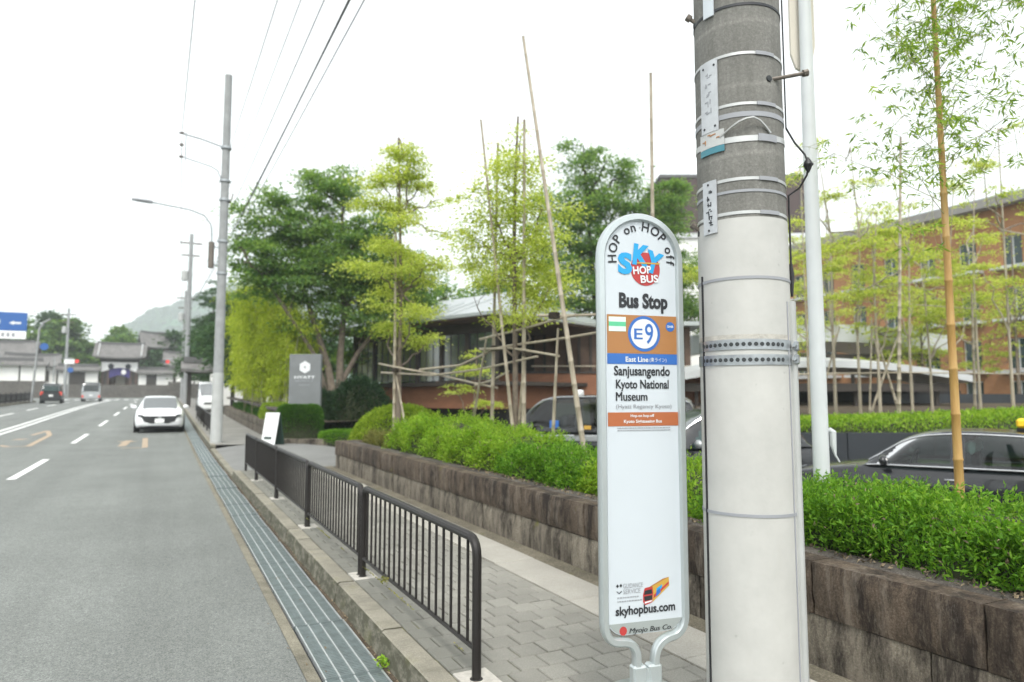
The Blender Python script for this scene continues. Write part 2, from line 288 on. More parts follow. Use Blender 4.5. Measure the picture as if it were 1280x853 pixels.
# ------------------------------------------------------------------ mesh helpers
class MB:
    def __init__(s): s.v = []; s.f = []
    def add(s, vs, fs):
        o = len(s.v); s.v += [tuple(p) for p in vs]; s.f += [tuple(i + o for i in f) for f in fs]
    def box(s, x0, x1, y0, y1, z0, z1, m=None):
        p = [(x, y, z) for x in (x0, x1) for y in (y0, y1) for z in (z0, z1)]
        if m is not None: p = [m @ Vector(q) for q in p]
        s.add(p, [(0, 1, 3, 2), (4, 6, 7, 5), (0, 4, 5, 1), (2, 3, 7, 6), (0, 2, 6, 4), (1, 5, 7, 3)])
    def cbox(s, x0, x1, y0, y1, z0, z1, c, m=None):      # chamfered all round the top
        p = [(x0, y0, z0), (x1, y0, z0), (x1, y1, z0), (x0, y1, z0), (x0, y0, z1 - c), (x1, y0, z1 - c), (x1, y1, z1 - c), (x0, y1, z1 - c),
             (x0 + c, y0 + c, z1), (x1 - c, y0 + c, z1), (x1 - c, y1 - c, z1), (x0 + c, y1 - c, z1)]
        if m is not None: p = [m @ Vector(q) for q in p]
        s.add(p, [(3, 2, 1, 0), (8, 9, 10, 11)] + [(i, (i + 1) % 4, 4 + (i + 1) % 4, 4 + i) for i in range(4)] + [(4 + i, 4 + (i + 1) % 4, 8 + (i + 1) % 4, 8 + i) for i in range(4)])
    def rbox(s, x0, x1, y0, y1, z0, z1, c, m=None):      # chamfered on every edge
        P = []
        for ax in range(3):
            for sx in (0, 1):
                for sy in (0, 1):
                    for sz in (0, 1):
                        q = [x1 if sx else x0, y1 if sy else y0, z1 if sz else z0]
                        for a in range(3):
                            if a != ax: q[a] += (-c if (sx, sy, sz)[a] else c)
                        P.append(q)
        I = lambda ax, a, b, d: ax * 8 + a * 4 + b * 2 + d
        F = []
        for a in (0, 1): F.append([I(0, a, 0, 0), I(0, a, 0, 1), I(0, a, 1, 1), I(0, a, 1, 0)])
        for b in (0, 1): F.append([I(1, 0, b, 0), I(1, 0, b, 1), I(1, 1, b, 1), I(1, 1, b, 0)])
        for d in (0, 1): F.append([I(2, 0, 0, d), I(2, 0, 1, d), I(2, 1, 1, d), I(2, 1, 0, d)])
        for a in (0, 1):
            for b in (0, 1): F.append([I(0, a, b, 0), I(0, a, b, 1), I(1, a, b, 1), I(1, a, b, 0)])
            for d in (0, 1): F.append([I(0, a, 0, d), I(0, a, 1, d), I(2, a, 1, d), I(2, a, 0, d)])
        for b in (0, 1):
            for d in (0, 1): F.append([I(1, 0, b, d), I(1, 1, b, d), I(2, 1, b, d), I(2, 0, b, d)])
        for a in (0, 1):
            for b in (0, 1):
                for d in (0, 1): F.append([I(0, a, b, d), I(1, a, b, d), I(2, a, b, d)])
        c0 = Vector(((x0 + x1) / 2, (y0 + y1) / 2, (z0 + z1) / 2)); G = []
        for f in F:
            q = [Vector(P[i]) for i in f]; n = (q[1] - q[0]).cross(q[2] - q[0]); mid = sum(q, Vector()) / len(q)
            G.append(f if n.dot(mid - c0) > 0 else f[::-1])
        if m is not None: P = [m @ Vector(q) for q in P]
        s.add(P, G)
    def tube(s, pts, rad, n=8, cap=True):
        pts = [Vector(p) for p in pts]; k = len(pts)
        if not hasattr(rad, '__len__'): rad = [rad] * k
        o = len(s.v); prev = None
        for i, p in enumerate(pts):
            d = (pts[min(i + 1, k - 1)] - pts[max(i - 1, 0)]); d = d.normalized() if d.length > 1e-9 else Vector((0, 0, 1))
            if prev is None: u = d.orthogonal().normalized()
            else: u = (prev - d * prev.dot(d)); u = u.normalized() if u.length > 1e-6 else d.orthogonal().normalized()
            prev = u; v = d.cross(u)
            for j in range(n):
                a = 2 * math.pi * j / n; q = p + (u * math.cos(a) + v * math.sin(a)) * rad[i]; s.v.append(tuple(q))
        for i in range(k - 1):
            for j in range(n):
                a, b = o + i * n + j, o + i * n + (j + 1) % n; s.f.append((a, b, b + n, a + n))
        if cap: s.f.append(tuple(o + j for j in range(n))[::-1]); s.f.append(tuple(o + (k - 1) * n + j for j in range(n)))
    def lathe(s, prof, n=24, m=None, close=True):       # (r, z) profile about z
        o = len(s.v)
        for r, z in prof:
            for j in range(n):
                a = 2 * math.pi * j / n; q = Vector((r * math.cos(a), r * math.sin(a), z)); q = m @ q if m is not None else q; s.v.append(tuple(q))
        for i in range(len(prof) - 1):
            for j in range(n):
                a, b = o + i * n + j, o + i * n + (j + 1) % n; s.f.append((a, b, b + n, a + n))
        if close: s.f.append(tuple(o + j for j in range(n))[::-1]); s.f.append(tuple(o + (len(prof) - 1) * n + j for j in range(n)))
    def prism(s, poly, d0, d1, fn):                      # fn(u, v, d) -> point
        n = len(poly); p = [fn(u, v, d0) for u, v in poly] + [fn(u, v, d1) for u, v in poly]
        s.add(p, [tuple(range(n))[::-1], tuple(range(n, 2 * n))] + [(i, (i + 1) % n, n + (i + 1) % n, n + i) for i in range(n)])
    def loft(s, rings, closed=True, caps=True):
        n = len(rings[0]); o = len(s.v)
        for r in rings: s.v += [tuple(p) for p in r]
        for i in range(len(rings) - 1):
            for j in range(n if closed else n - 1):
                a, b = o + i * n + j, o + i * n + (j + 1) % n; s.f.append((a, b, b + n, a + n))
        if caps: s.f.append(tuple(o + j for j in range(n))[::-1]); s.f.append(tuple(o + (len(rings) - 1) * n + j for j in range(n)))
    def mesh(s, name, mat, smooth=35):
        me = bpy.data.meshes.new(name); me.from_pydata(s.v, [], s.f); me.materials.append(M[mat] if isinstance(mat, str) else mat)
        if smooth:
            me.polygons.foreach_set('use_smooth', [True] * len(me.polygons)); me.set_sharp_from_angle(angle=R(smooth))
        me.update(); return me
    def build(s, name, mat, parent=None, smooth=35, recalc=False):
        me = s.mesh(name, mat, smooth)
        if recalc:
            import bmesh
            b = bmesh.new(); b.from_mesh(me); bmesh.ops.recalc_face_normals(b, faces=b.faces); b.to_mesh(me); b.free()
        return link(name, me, parent)
def link(name, me, parent=None):
    o = bpy.data.objects.new(name, me); COL.objects.link(o)
    if parent is not None: o.parent = parent
    return o
def tag(o, label=None, cat=None, group=None, kind=None):
    if label: o['label'] = label
    if cat: o['category'] = cat
    if group: o['group'] = group
    if kind: o['kind'] = kind
    return o
def thing(name, label, cat, loc=(0, 0, 0), rz=0, group=None):
    o = bpy.data.objects.new(name, None); COL.objects.link(o); o.location = loc; o.rotation_euler = (0, 0, rz); o.empty_display_size = .2
    return tag(o, label, cat, group)
def copy_tree(o, parent=None):
    c = o.copy(); COL.objects.link(c)
    if parent is not None: c.parent = parent
    for ch in list(o.children): copy_tree(ch, c)
    return c
def quads(name, verts, mat, parent=None):                # verts: (n,4,3) -> one mesh of n loose quads
    n = len(verts); me = bpy.data.meshes.new(name)
    me.vertices.add(4 * n); me.vertices.foreach_set('co', np.ascontiguousarray(verts, dtype=np.float32).ravel())
    me.loops.add(4 * n); me.loops.foreach_set('vertex_index', np.arange(4 * n, dtype=np.int32))
    me.polygons.add(n); me.polygons.foreach_set('loop_start', np.arange(0, 4 * n, 4, dtype=np.int32)); me.polygons.foreach_set('loop_total', np.full(n, 4, dtype=np.int32))
    me.materials.append(M[mat]); me.update(); me.validate(); return link(name, me, parent)
def unit(a): return a / np.maximum(np.linalg.norm(a, axis=1, keepdims=True), 1e-9)
def leaves(c, size, d=None, aspect=.45, up=.6, fold=.12, droop=0):
    """leaf blades at centres c, pointing along d, faces tending up"""
    n = len(c); rnd = unit(rng.normal(size=(n, 3)))
    d = rnd if d is None else unit(d + rnd * .55)
    d = unit(d + np.array([0, 0, -droop]))
    nrm = unit(rng.normal(size=(n, 3)) * .8 + np.array([0, 0, up * 1.6])); s = unit(np.cross(d, nrm)); nn = np.cross(s, d)
    L = size * rng.uniform(.65, 1.3, n)[:, None]; W = L * aspect * rng.uniform(.8, 1.2, n)[:, None]
    v = np.empty((n, 4, 3)); v[:, 0] = c - d * L * .5; v[:, 2] = c + d * L * .5
    v[:, 1] = c + s * W * .5 + nn * L * fold - d * L * .05; v[:, 3] = c - s * W * .5 + nn * L * fold - d * L * .05
    return v

# ------------------------------------------------------------------ lie of the land
_py = np.array([-30, 14, 20, 26, 30, 36, 45, 60, 70, 77, 82, 90, 110, 135, 400]); _pz = np.array([-.16, -.16, -.14, -.06, .0, .11, .32, .64, .80, .89, .93, 1.06, 1.30, 1.42, 1.42])
def P(y): return float(np.mean(np.interp(y + np.linspace(-3, 3, 7), _py, _pz)))
def sm(x): x = min(1, max(0, x)); return x * x * (3 - 2 * x)
def yard(x, y): return P(y) + .16 - .48 * sm((x - 3.4) / 4.2) * sm((34 - y) / 12 + .2)
def sheet(name, xs, ys, zf, mat, label=None):
    m = MB(); nx = len(xs)
    for y in ys:
        for x in xs: m.v.append((x, y, zf(x, y)))
    for j in range(len(ys) - 1):
        for i in range(nx - 1): a = j * nx + i; m.f.append((a, a + 1, a + nx + 1, a + nx))
    o = m.build(name, mat); tag(o, kind='structure'); return o
def gz(x, y):
    if x < 3.3: return P(y) - .12
    return min(P(y) - .12, yard(x, y) - .10)
gy = [-1700, -600, -200, -60, -20] + list(np.arange(-10, 140, 3.0)) + [160, 220, 400, 800, 1700]
gx = [-1700, -500, -150, -60, -20, 0, 3, 3.4, 4, 5, 6, 7, 8, 12, 20, 40, 80, 200, 600, 1700]
sheet('ground', gx, gy, gz, 'ground_mat')
ry = list(np.arange(-8, 113, 1.5))
sheet('road', [-14, -9, -5.5, -2.5, 0, .765], ry, lambda x, y: P(y), 'asphalt')
sheet('cross_street', [-70, -14.002], [94, 98, 102, 106, 110], lambda x, y: P(y) - .004, 'asphalt')
sheet('gutter_edge', [.765, .80, .842], list(np.arange(-8, 95, .5)), lambda x, y: P(y) + .004 - .01 * (x > .82), 'gutter_concrete')
# drain channel with its steel gratings
gut = MB()
for y in np.arange(-8, 95, 1.0):
    gut.add([(.842, y, P(y) - .03), (1.24, y, P(y) - .03), (1.24, y + 1, P(y + 1) - .03), (.842, y + 1, P(y + 1) - .03)], [(0, 1, 2, 3)])
gutter = gut.build('gutter', 'drain_dark'); tag(gutter, kind='structure')
a = MB(); b = MB(); c_ = MB(); railx = [.862, .9425, 1.023, 1.1035, 1.184]
for x in railx: a.box(x - .0042, x + .0042, .007, .993, -.03, .002)
for y in np.arange(.012, 1.0, .0245): b.box(.868, 1.178, y - .0085, y + .0085, -.022, -.004)
for x in np.arange(.878, 1.18, .0268): b.box(x - .003, x + .003, .01, .99, -.021, -.0055)
c_.box(.852, 1.194, .005, .011, -.03, .0); c_.box(.852, 1.194, .989, .995, -.03, .0)
ma, mb_, mc = a.mesh('rails', 'grate_rail', 0), b.mesh('crossbars', 'grate_steel', 0), c_.mesh('panel_frame', 'grate_steel', 0)
for k in range(-2, 60):
    g = link('grate_panel', mc, gutter); g.location = (random.uniform(-.003, .003), k, P(k) + random.uniform(-.004, .003)); g.rotation_euler = (math.atan(P(k + 1) - P(k)) + random.uniform(-.002, .002), random.uniform(-.008, .008), random.uniform(-.003, .003))
    link('rails', ma, g); link('crossbars', mb_, g)
# dirt line between grating and kerb
sheet('gutter_dirt', [1.19, 1.245], list(np.arange(-6, 60, .5)), lambda x, y: P(y) + (.006 if x < 1.2 else .02) + .006 * math.sin(y * 7), 'soil')
# kerb
kb = MB()
for y in np.arange(-4, 95, 1.0):
    kb.box(1.26, 1.36, y, y + 1, P(y) - .2, P(y) + .02)
kerb = kb.build('kerb', 'gutter_concrete', smooth=0); tag(kerb, kind='structure')
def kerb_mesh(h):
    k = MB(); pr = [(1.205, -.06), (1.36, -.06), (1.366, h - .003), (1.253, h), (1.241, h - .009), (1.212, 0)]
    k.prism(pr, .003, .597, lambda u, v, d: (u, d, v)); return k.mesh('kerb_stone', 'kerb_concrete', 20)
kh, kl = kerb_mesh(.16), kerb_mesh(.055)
for i in range(-6, 154):
    y = i * .6
    if 14.2 < y < 21.5: me = kl
    else: me = kh
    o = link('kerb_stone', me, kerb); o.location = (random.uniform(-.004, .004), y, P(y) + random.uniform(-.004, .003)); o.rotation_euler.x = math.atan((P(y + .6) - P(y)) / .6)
# sidewalk bed and pavers
bed = sheet('sidewalk', [1.3, 1.5, 2.0, 2.55], list(np.arange(-4, 14.41, .4)), lambda x, y: P(y) + .148, 'joint_sand')
pv = []
ylist = np.arange(1.2, 14.25, .172)
for r_, y in enumerate(ylist):
    xs = [1.372 + .171 * i for i in range(8)] if r_ % 2 == 0 else [1.372] + [1.4575 + .171 * i for i in range(7)] + [2.569]
    for x0, x1 in zip(xs, xs[1:]): pv.append((x0, x1, y))
pm = {}
for wd in (.171, .0855):
    k = MB(); k.cbox(.004, wd - .004, .004, .168, -.05, 0, .006); pm[wd] = k.mesh('paver', 'paver', 20)
for x0, x1, y in pv[:300]:
    o = link('paver', pm[.171 if x1 - x0 > .13 else .0855], bed); o.location = (x0, y, .16 + P(y) + random.uniform(-.0025, .002)); o.rotation_euler = (random.uniform(-.008, .008), random.uniform(-.008, .008), 0)
k = MB()
for x0, x1, y in pv[300:]:
    z = .16 + P(y) + random.uniform(-.002, .002); k.cbox(x0 + .004, x1 - .004, y + .004, y + .168, z - .05, z, .006)
tag(k.build('paver', 'paver', bed, 20), kind='stuff')
kk = MB(); kk.cbox(.004, .386, .004, .596, -.05, 0, .005); bm_ = kk.mesh('border_slab', 'border_slab', 20)
verge = sheet('verge', [2.5, 2.9, 3.0, 3.13], list(np.arange(-4, 14.41, .4)), lambda x, y: P(y) + .151 + (.01 if x > 3.1 else 0), 'verge_dirt')
for i in range(-4, 23):
    o = link('border_slab', bm_, verge); o.location = (2.575, i * .6, P(i * .6) + .163 + random.uniform(-.002, .002))
# far stretch of the footway and hotel drive
sheet('driveway', [1.33, 1.7, 2.2, 3.2, 3.8, 4.4, 5, 5.6, 6.2, 6.8, 7.4, 8, 10, 14, 20, 30], list(np.arange(14.4, 21.61, .6)), lambda x, y: yard(x, y) - (.115 if x < 1.5 else (.06 if x < 2 else .012)), 'drive_asphalt')
sheet('forecourt', [5.5, 6.2, 6.8, 7.4, 8, 10, 14, 20, 30], list(np.arange(-9, 14.41, .6)), lambda x, y: yard(x, y) - .012, 'drive_asphalt')
sheet('far_sidewalk', [1.36, 1.9, 2.6, 3.1], list(np.arange(21.6, 95, 1.2)), lambda x, y: P(y) + .155, 'walk_concrete')
sheet('forecourt_back', [3.4, 4.4, 6.2, 7.4, 8, 10, 14, 20, 30], list(np.arange(21.6, 46, 1.5)), lambda x, y: yard(x, y) - .03, 'drive_asphalt')

# road markings
def strip(name, pts, wd, mat, dz=.005, smooth=0):
    m = MB()
    for (x0, y0), (x1, y1) in zip(pts, pts[1:]):
        d = Vector((x1 - x0, y1 - y0)); n = max(1, int(d.length / 1.5)); s = Vector((-d.y, d.x)).normalized() * wd / 2
        for i in range(n):
            p, q = (x0 + d.x * i / n, y0 + d.y * i / n), (x0 + d.x * (i + 1) / n, y0 + d.y * (i + 1) / n)
            m.add([(p[0] - s.x, p[1] - s.y, P(p[1]) + dz), (p[0] + s.x, p[1] + s.y, P(p[1]) + dz), (q[0] + s.x, q[1] + s.y, P(q[1]) + dz), (q[0] - s.x, q[1] - s.y, P(q[1]) + dz)], [(0, 3, 2, 1)])
    o = m.build(name, mat, smooth=smooth, recalc=False); tag(o, kind='structure'); return o
for y0, y1 in [(16.1, 20.5), (26, 30.6), (36.0, 40.6), (46, 50.6), (56, 60.6), (66, 70.6), (76, 80.6)]: strip('lane_dash', [(-2.56, y0), (-2.56, y1)], .15, 'white_paint')
strip('centre_line', [(-5.42, 12), (-5.42, 92)], .15, 'white_paint'); strip('centre_line', [(-5.78, 12), (-5.78, 92)], .15, 'white_paint')
for y0, y1 in [(46, 50.5), (55, 59.5), (64, 68.5), (73, 77.5)]: strip('lane_dash', [(-8.1, y0), (-8.1, y1)], .15, 'white_paint')
for x in np.arange(-10, 1, 1.0): strip('crossing_bar', [(x, 91.5), (x, 94.5)], .5, 'white_paint')
strip('stop_line', [(-5.2, 89), (1.0, 89)], .45, 'white_paint')
strip('turn_arrow', [(-4.44, 25.9), (-4.12, 25.2), (-3.62, 25.2), (-3.68, 27.5), (-3.73, 30.4), (-4.15, 33.2), (-4.3, 30.6)], .16, 'orange_paint')
strip('turn_arrow', [(-4.5, 28.5), (-4.15, 28.4)], .5, 'orange_paint', .006)
strip('turn_arrow', [(-1.1, 23.4), (-.47, 23.4), (-.55, 27.6)], .16, 'orange_paint')
strip('turn_arrow', [(-1.12, 24.2), (-1.02, 26.6)], .22, 'orange_paint', .006)
strip('turn_arrow', [(-1.25, 26.0), (-.85, 26.2)], .5, 'orange_paint', .007)

# ------------------------------------------------------------------ pedestrian railing
def railing(y0, y1, x, label, group, first):
    t = thing('railing_panel', label, 'railing', (x, y0, P(y0) + .16), 0, group)
    L = y1 - y0; h = .695; r = .024; sl = (P(y1) - P(y0)) / L
    pts = [(0, 0, -.05), (0, 0, h - .085)]
    pts += [(0, .085 - .085 * math.cos(a), h - .085 + .085 * math.sin(a)) for a in np.linspace(.3, 1.57, 5)]
    f = [(q[0], L - q[1], q[2] + sl * L) for q in pts[::-1]]
    m = MB(); m.tube(pts + f, r, 10); m.build('hoop_frame', 'rail_brown', t)
    m = MB(); m.tube([(0, 0, .145), (0, L, .145 + sl * L)], .013, 8); m.build('bottom_rail', 'rail_brown', t)
    n = int(round(L / .115)); me = first.get('b')
    if me is None:
        k = MB(); k.tube([(0, 0, .145), (0, 0, h - .01)], .0085, 8); me = first['b'] = k.mesh('baluster', 'rail_brown')
    for i in range(1, n):
        o = link('baluster', me, t); y = L * i / n; o.location = (0, y, sl * y)
    for y in (0, L):
        m = MB(); m.lathe([(.034, -.004), (.034, .004), (.027, .008)], 12, Matrix.Translation((0, y, sl * y + .001))); m.build('base_plate', 'rail_brown', t)
    return t
fb = {}
posts = [3.264, 5.52, 7.86, 10.2, 12.56, 14.3]
ends = ['nearest brown railing panel ending in a rounded corner beside the bus stop sign', 'second brown railing panel from the bus stop sign', 'third brown railing panel from the bus stop sign', 'fourth brown railing panel from the bus stop sign', 'short last brown railing panel before the hotel driveway']
for i in range(5):
    railing(posts[i] + (.035 if i else 0), posts[i + 1] - .035, 1.455, ends[i], 'brown railing panels along the kerb', fb)
k = MB()
for y in posts[:-1]: k.cbox(1.375, 1.56, y - .12, y + .12, P(y) + .1, P(y) + .1635, .004)
o = k.build('footing_patch', 'concrete_patch', bed); tag(o)
fb2 = {}
for i, (a_, b_) in enumerate([(24.2, 26.5), (26.57, 28.9), (28.97, 31.3), (31.37, 33.7), (33.77, 36.1), (36.17, 38.5)]):
    railing(a_, b_, 1.5, ['brown railing panel right behind the grey utility pole', 'second railing panel beyond the grey utility pole', 'third railing panel beyond the grey utility pole', 'fourth railing panel beyond the grey utility pole', 'fifth railing panel beyond the grey utility pole', 'farthest railing panel beyond the grey utility pole'][i], 'brown railing panels beyond the grey utility pole', fb2)
# black railing on the far left side of the road, on a concrete plinth
t = thing('roadside_barrier', 'low black barrier on a concrete base along the left road edge', 'barrier', (-11.2, 58, P(58)))
m = MB(); m.box(-.25, .25, 0, 21, -.2, .16, Matrix.Rotation(math.atan((P(79) - P(58)) / 21), 4, 'X')); m.build('plinth', 'gutter_concrete', t, 0)
for i in range(10):
    y = i * 2.1; z = P(58 + y) - P(58)
    m = MB()
    for q in np.arange(.1, 2.05, .13): m.box(-.012, .012, y + q - .012, y + q + .012, z + .25, z + .85)
    m.box(-.03, .03, y + .03, y + 2.07, z + .84, z + .92); m.box(-.03, .03, y + .03, y + 2.07, z + .2, z + .26); m.box(-.02, .02, y + .05, y + 2.05, z + .35, z + .8)
    m.build('barrier_panel', 'rail_brown', t, 0)
    m = MB(); m.box(-.05, .05, y - .03, y + .03, z + .1, z + 1.0); m.build('post', 'rail_brown', t, 0)
# small weeds at the kerb foot and along the moss joint
def weed(loc, n, size, label, mat='leaf_hedge_lime'):
    c = rng.normal(size=(n, 3)) * np.array([.018, .03, .015]) * size / .03 + np.array([0, 0, .03])
    c[:, 2] = np.abs(c[:, 2])
    d = c.copy(); d[:, 2] += .03
    o = quads('weed_plant', leaves(c, size, d, .4, .5), mat); o.location = loc; tag(o, label, 'weed')
weed((1.20, 4.02, -.152), 50, .035, 'green weed growing at the foot of the kerb')
weed((1.375, 4.62, .157), 55, .022, 'low yellow green weed in the joint behind the kerb', 'leaf_dry')
mo = []
for y in np.arange(2.6, 7.5, .012):
    if math.sin(y * 3.1) + math.sin(y * 7.7 + 1) > .1: mo.append((1.369 + rng.normal() * .004, y, .161))
o = quads('moss_growth', leaves(np.array(mo), .013, None, .8, .8), 'leaf_dry'); tag(o, 'thin line of moss in the joint behind the kerb', 'moss', kind='stuff')

# ------------------------------------------------------------------ stone planter wall
def retaining(name, label, x, y0, y1, joints_hi, joints_lo, h, zc, thick, zb, mats=('wall_stone', 'wall_foot_stone', 'cap_stone')):
    t = thing(name, label, 'stone wall', (x, y0, zb(y0)))
    back = MB(); back.box(.05, thick - .03, .02, y1 - y0 - .02, -.5, h - .03, Matrix.Identity(4)); back.build('mortar_core', 'mortar', t, 0)
    def stone(nm, ya, yb, z0, z1, mat, xo, dep):
        m = MB(); j = random.choice((.004, .006, .006, .011))
        nu = max(2, int((yb - ya) / .07)); nv = 5
        us = np.linspace(ya + j, yb - j, nu + 1); vs = np.linspace(z0 + j * .6, z1 - j * .6, nv + 1)
        g = [[None] * (nv + 1) for _ in range(nu + 1)]
        for i, u in enumerate(us):
            for k_, v in enumerate(vs):
                e = (i in (0, nu)) or (k_ in (0, nv)); q = rng.normal() * .0038 + (.010 + .007 * rng.random() if e else 0); g[i][k_] = len(m.v); m.v.append((xo + q, u, v))
        for i in range(nu):
            for k_ in range(nv): m.f.append((g[i][k_], g[i][k_ + 1], g[i + 1][k_ + 1], g[i + 1][k_]))
        n = len(m.v); m.v += [(xo + dep, us[0], vs[0]), (xo + dep, us[-1], vs[0]), (xo + dep, us[-1], vs[-1]), (xo + dep, us[0], vs[-1])]
        top = [g[i][nv] for i in range(nu + 1)]; bot = [g[i][0] for i in range(nu + 1)]
        m.f.append(tuple(top) + (n + 2, n + 3)); m.f.append(tuple(bot[::-1]) + (n, n + 1))
        m.f.append((n + 3, n) + tuple(g[0])); m.f.append(tuple(g[nu][::-1]) + (n + 1, n + 2))
        o = m.build(nm, mat, t, 40, True); o.location.z = (zb((ya + yb) / 2 + y0) - zb(y0))
    for a_, b_ in zip(joints_lo, joints_lo[1:]): stone('foot_stone', a_ - y0, b_ - y0, -.12, zc, mats[1], .012, .1)
    for a_, b_ in zip(joints_hi, joints_hi[1:]): stone('face_stone', a_ - y0, b_ - y0, zc, h - .004, mats[0], 0, .2)
    for a_, b_ in zip(joints_hi, joints_hi[1:]):
        m = MB(); m.cbox(.16, thick, a_ - y0 + .004, b_ - y0 - .004, h - .1, h - .002, .012); o = m.build('cap_stone', mats[2], t, 20); o.location.z = (zb((a_ + b_) / 2 + y0) - zb(y0))
    return t
jh = [-2.4, -1.3, -.25, .75, 1.75, 2.62, 3.75, 4.85, 5.98, 7.38, 8.34, 9.31, 10.2, 10.84, 12.07, 12.88, 13.75]
jl = [-2.4, -1.6, -.7, .1, .9, 1.45, 2.0, 2.75, 3.5, 4.25, 5.1, 6.0, 6.9, 7.7, 8.6, 9.4, 10.2, 11.1, 12.0, 12.8, 13.75]
retaining('planter_wall', 'low dark stone retaining wall streaked with black under the clipped hedge', 3.12, -2.4, 13.75, jh, jl, .55, .265, .33, lambda y: 0)
t = thing('end_wall', 'short stone return wall at the driveway end of the planter', 'stone wall', (3.14, 13.76, 0), R(6))
m = MB()
for i in range(3): m.cbox(.02 + i * .7, .71 + i * .7, 0, .28, -.3, .25, .01)
m.build('foot_stone', 'wall_foot_stone', t, 20)
m = MB()
for i in range(2): m.cbox(.0 + i * 1.06, 1.05 + i * 1.06, -.005, .27, .26, .545, .015)
m.build('face_stone', 'wall_stone', t, 20)
t = thing('back_wall', 'plain concrete back wall of the planter facing the forecourt', 'concrete wall', (5.3, -2.4, 0))
m = MB(); m.box(0, .18, 0, 16.2, -.6, .47); m.build('wall_body', 'grey_concrete', t, 0)
sheet('planter_soil', [3.4, 3.8, 4.4, 5.31], list(np.arange(-2.4, 13.9, .4)), lambda x, y: .5 + .02 * math.sin(x * 9 + y * 5), 'soil')
c = np.column_stack([rng.uniform(3.3, 3.52, 900), rng.uniform(.5, 8, 900), np.full(900, .545)])
c[:, 2] += np.where(c[:, 0] > 3.44, -.01, .012)
c2 = np.column_stack([np.abs(rng.normal(size=420)) * .035 * -1 + 1.238, rng.uniform(2.5, 14, 420), np.full(420, -.138)]); c3 = np.column_stack([rng.uniform(.7, 1.25, 60), rng.uniform(3, 14, 60), np.full(60, -.15)])
o = quads('gutter_litter', leaves(np.vstack([c2, c3]), .022, None, .5, 2.0), 'leaf_dry'); o.data.materials[0] = M['litter']; tag(o, 'small dry leaves and grit along the foot of the kerb', 'leaf litter', kind='stuff')
o = quads('leaf_litter', leaves(c, .03, None, .5, 1.5), 'leaf_dry'); o.data.materials[0] = M['litter']; tag(o, 'dry fallen leaves along the top of the stone wall', 'leaf litter', kind='stuff')

# ------------------------------------------------------------------ bus stop sign
def outline(pts_fn): return pts_fn
SGN = thing('bus_stop_sign', 'tall white round topped bus stop sign for stop E9 beside the concrete pole', 'bus stop sign', (1.82, 2.373, 0), math.atan2(-.168, .986))
def sfn(u, v, d): return (u, -d, v)                      # d is towards the reader
UC = .0075; HW = .2045
def board_poly(hw, zt, zb, rb, n=24):
    zc = zt - hw; p = [(UC + hw * math.cos(a), zc + hw * math.sin(a)) for a in np.linspace(0, math.pi, n)]
    p += [(UC - hw + rb - rb * math.cos(a), zb + rb - rb * math.sin(a)) for a in np.linspace(0, math.pi / 2, 7)]
    p += [(UC + hw - rb + rb * math.sin(a), zb + rb - rb * math.cos(a)) for a in np.linspace(0, math.pi / 2, 7)]
    return p
fr = board_poly(HW - .017, 2.203, .428, .085)
def bez(p0, p1, p2, n=9): return [tuple(np.array(p0) * (1 - t) ** 2 + 2 * np.array(p1) * t * (1 - t) + np.array(p2) * t * t) for t in np.linspace(0, 1, n)]
_w = HW - .017; _zc = 2.203 - _w; uL, uR = UC - _w, UC + _w
fr_open = [(UC - .042, .24), (UC - .042, .335)] + bez((UC - .042, .35), (UC - .046, .408), (UC - .105, .412)) + [(UC - .12, .413)] + bez((UC - .125, .4135), (uL, .418), (uL, .505)) + [(uL, .7), (uL, 1.2), (uL, 1.7)]
fr_open += [(UC + _w * math.cos(a_), _zc + _w * math.sin(a_)) for a_ in np.linspace(math.pi, 0, 28)]
fr_open += [(uR, 1.7), (uR, 1.2), (uR, .7)] + bez((uR, .505), (uR, .428), (UC + .125, .414)) + bez((UC + .115, .4125), (UC + .048, .40), (UC + .042, .33)) + [(UC + .042, .24)]
m = MB()
# rounded rectangular frame section swept round the outline
def frame_sweep(m, poly, hw, hd):
    n = len(poly); sec = [(-hw, -hd * .6), (-hw * .6, -hd), (hw * .6, -hd), (hw, -hd * .6), (hw, hd * .6), (hw * .6, hd), (-hw * .6, hd), (-hw, hd * .6)]; o = len(m.v)
    for i in range(n):
        a, b = Vector(poly[max(0, i - 1)]), Vector(poly[min(n - 1, i + 1)]); d = (b - a).normalized(); nn = Vector((d.y, -d.x)); p = Vector(poly[i])
        for s_, y in sec: q = p + nn * s_; m.v.append((q.x, y, q.y))
    k = len(sec)
    for i in range(n - 1):
        for j in range(k): a, b = o + i * k + j, o + i * k + (j + 1) % k; c2, d2 = o + ((i + 1) % n) * k + (j + 1) % k, o + ((i + 1) % n) * k + j; m.f.append((a, b, c2, d2))
frame_sweep(m, fr_open, .017, .021); m.build('frame', 'sign_frame', SGN, 40, True)
m = MB(); m.prism(board_poly(HW - .03, 2.19, .44, .075), -.006, .006, sfn); m.build('panel', 'sign_white', SGN, 40, True)
m = MB(); bp = [p for p in board_poly(HW - .033, 2.18, .443, .072) if p[1] < .487]; bp = [(UC - HW + .033, .4885)] + bp + [(UC + HW - .033, .4885)]; m.prism(bp, .0062, .0075, sfn); m.build('foot_band', 'sign_grey', SGN, 0, True)
m = MB(); m.rbox(UC - .066, UC - .004, -.025, .025, .0, .315, .008); m.rbox(UC + .004, UC + .066, -.025, .025, .0, .315, .008); m.box(UC - .005, UC + .005, -.018, .018, 0, .30); m.build('stem', 'sign_frame', SGN, 30)
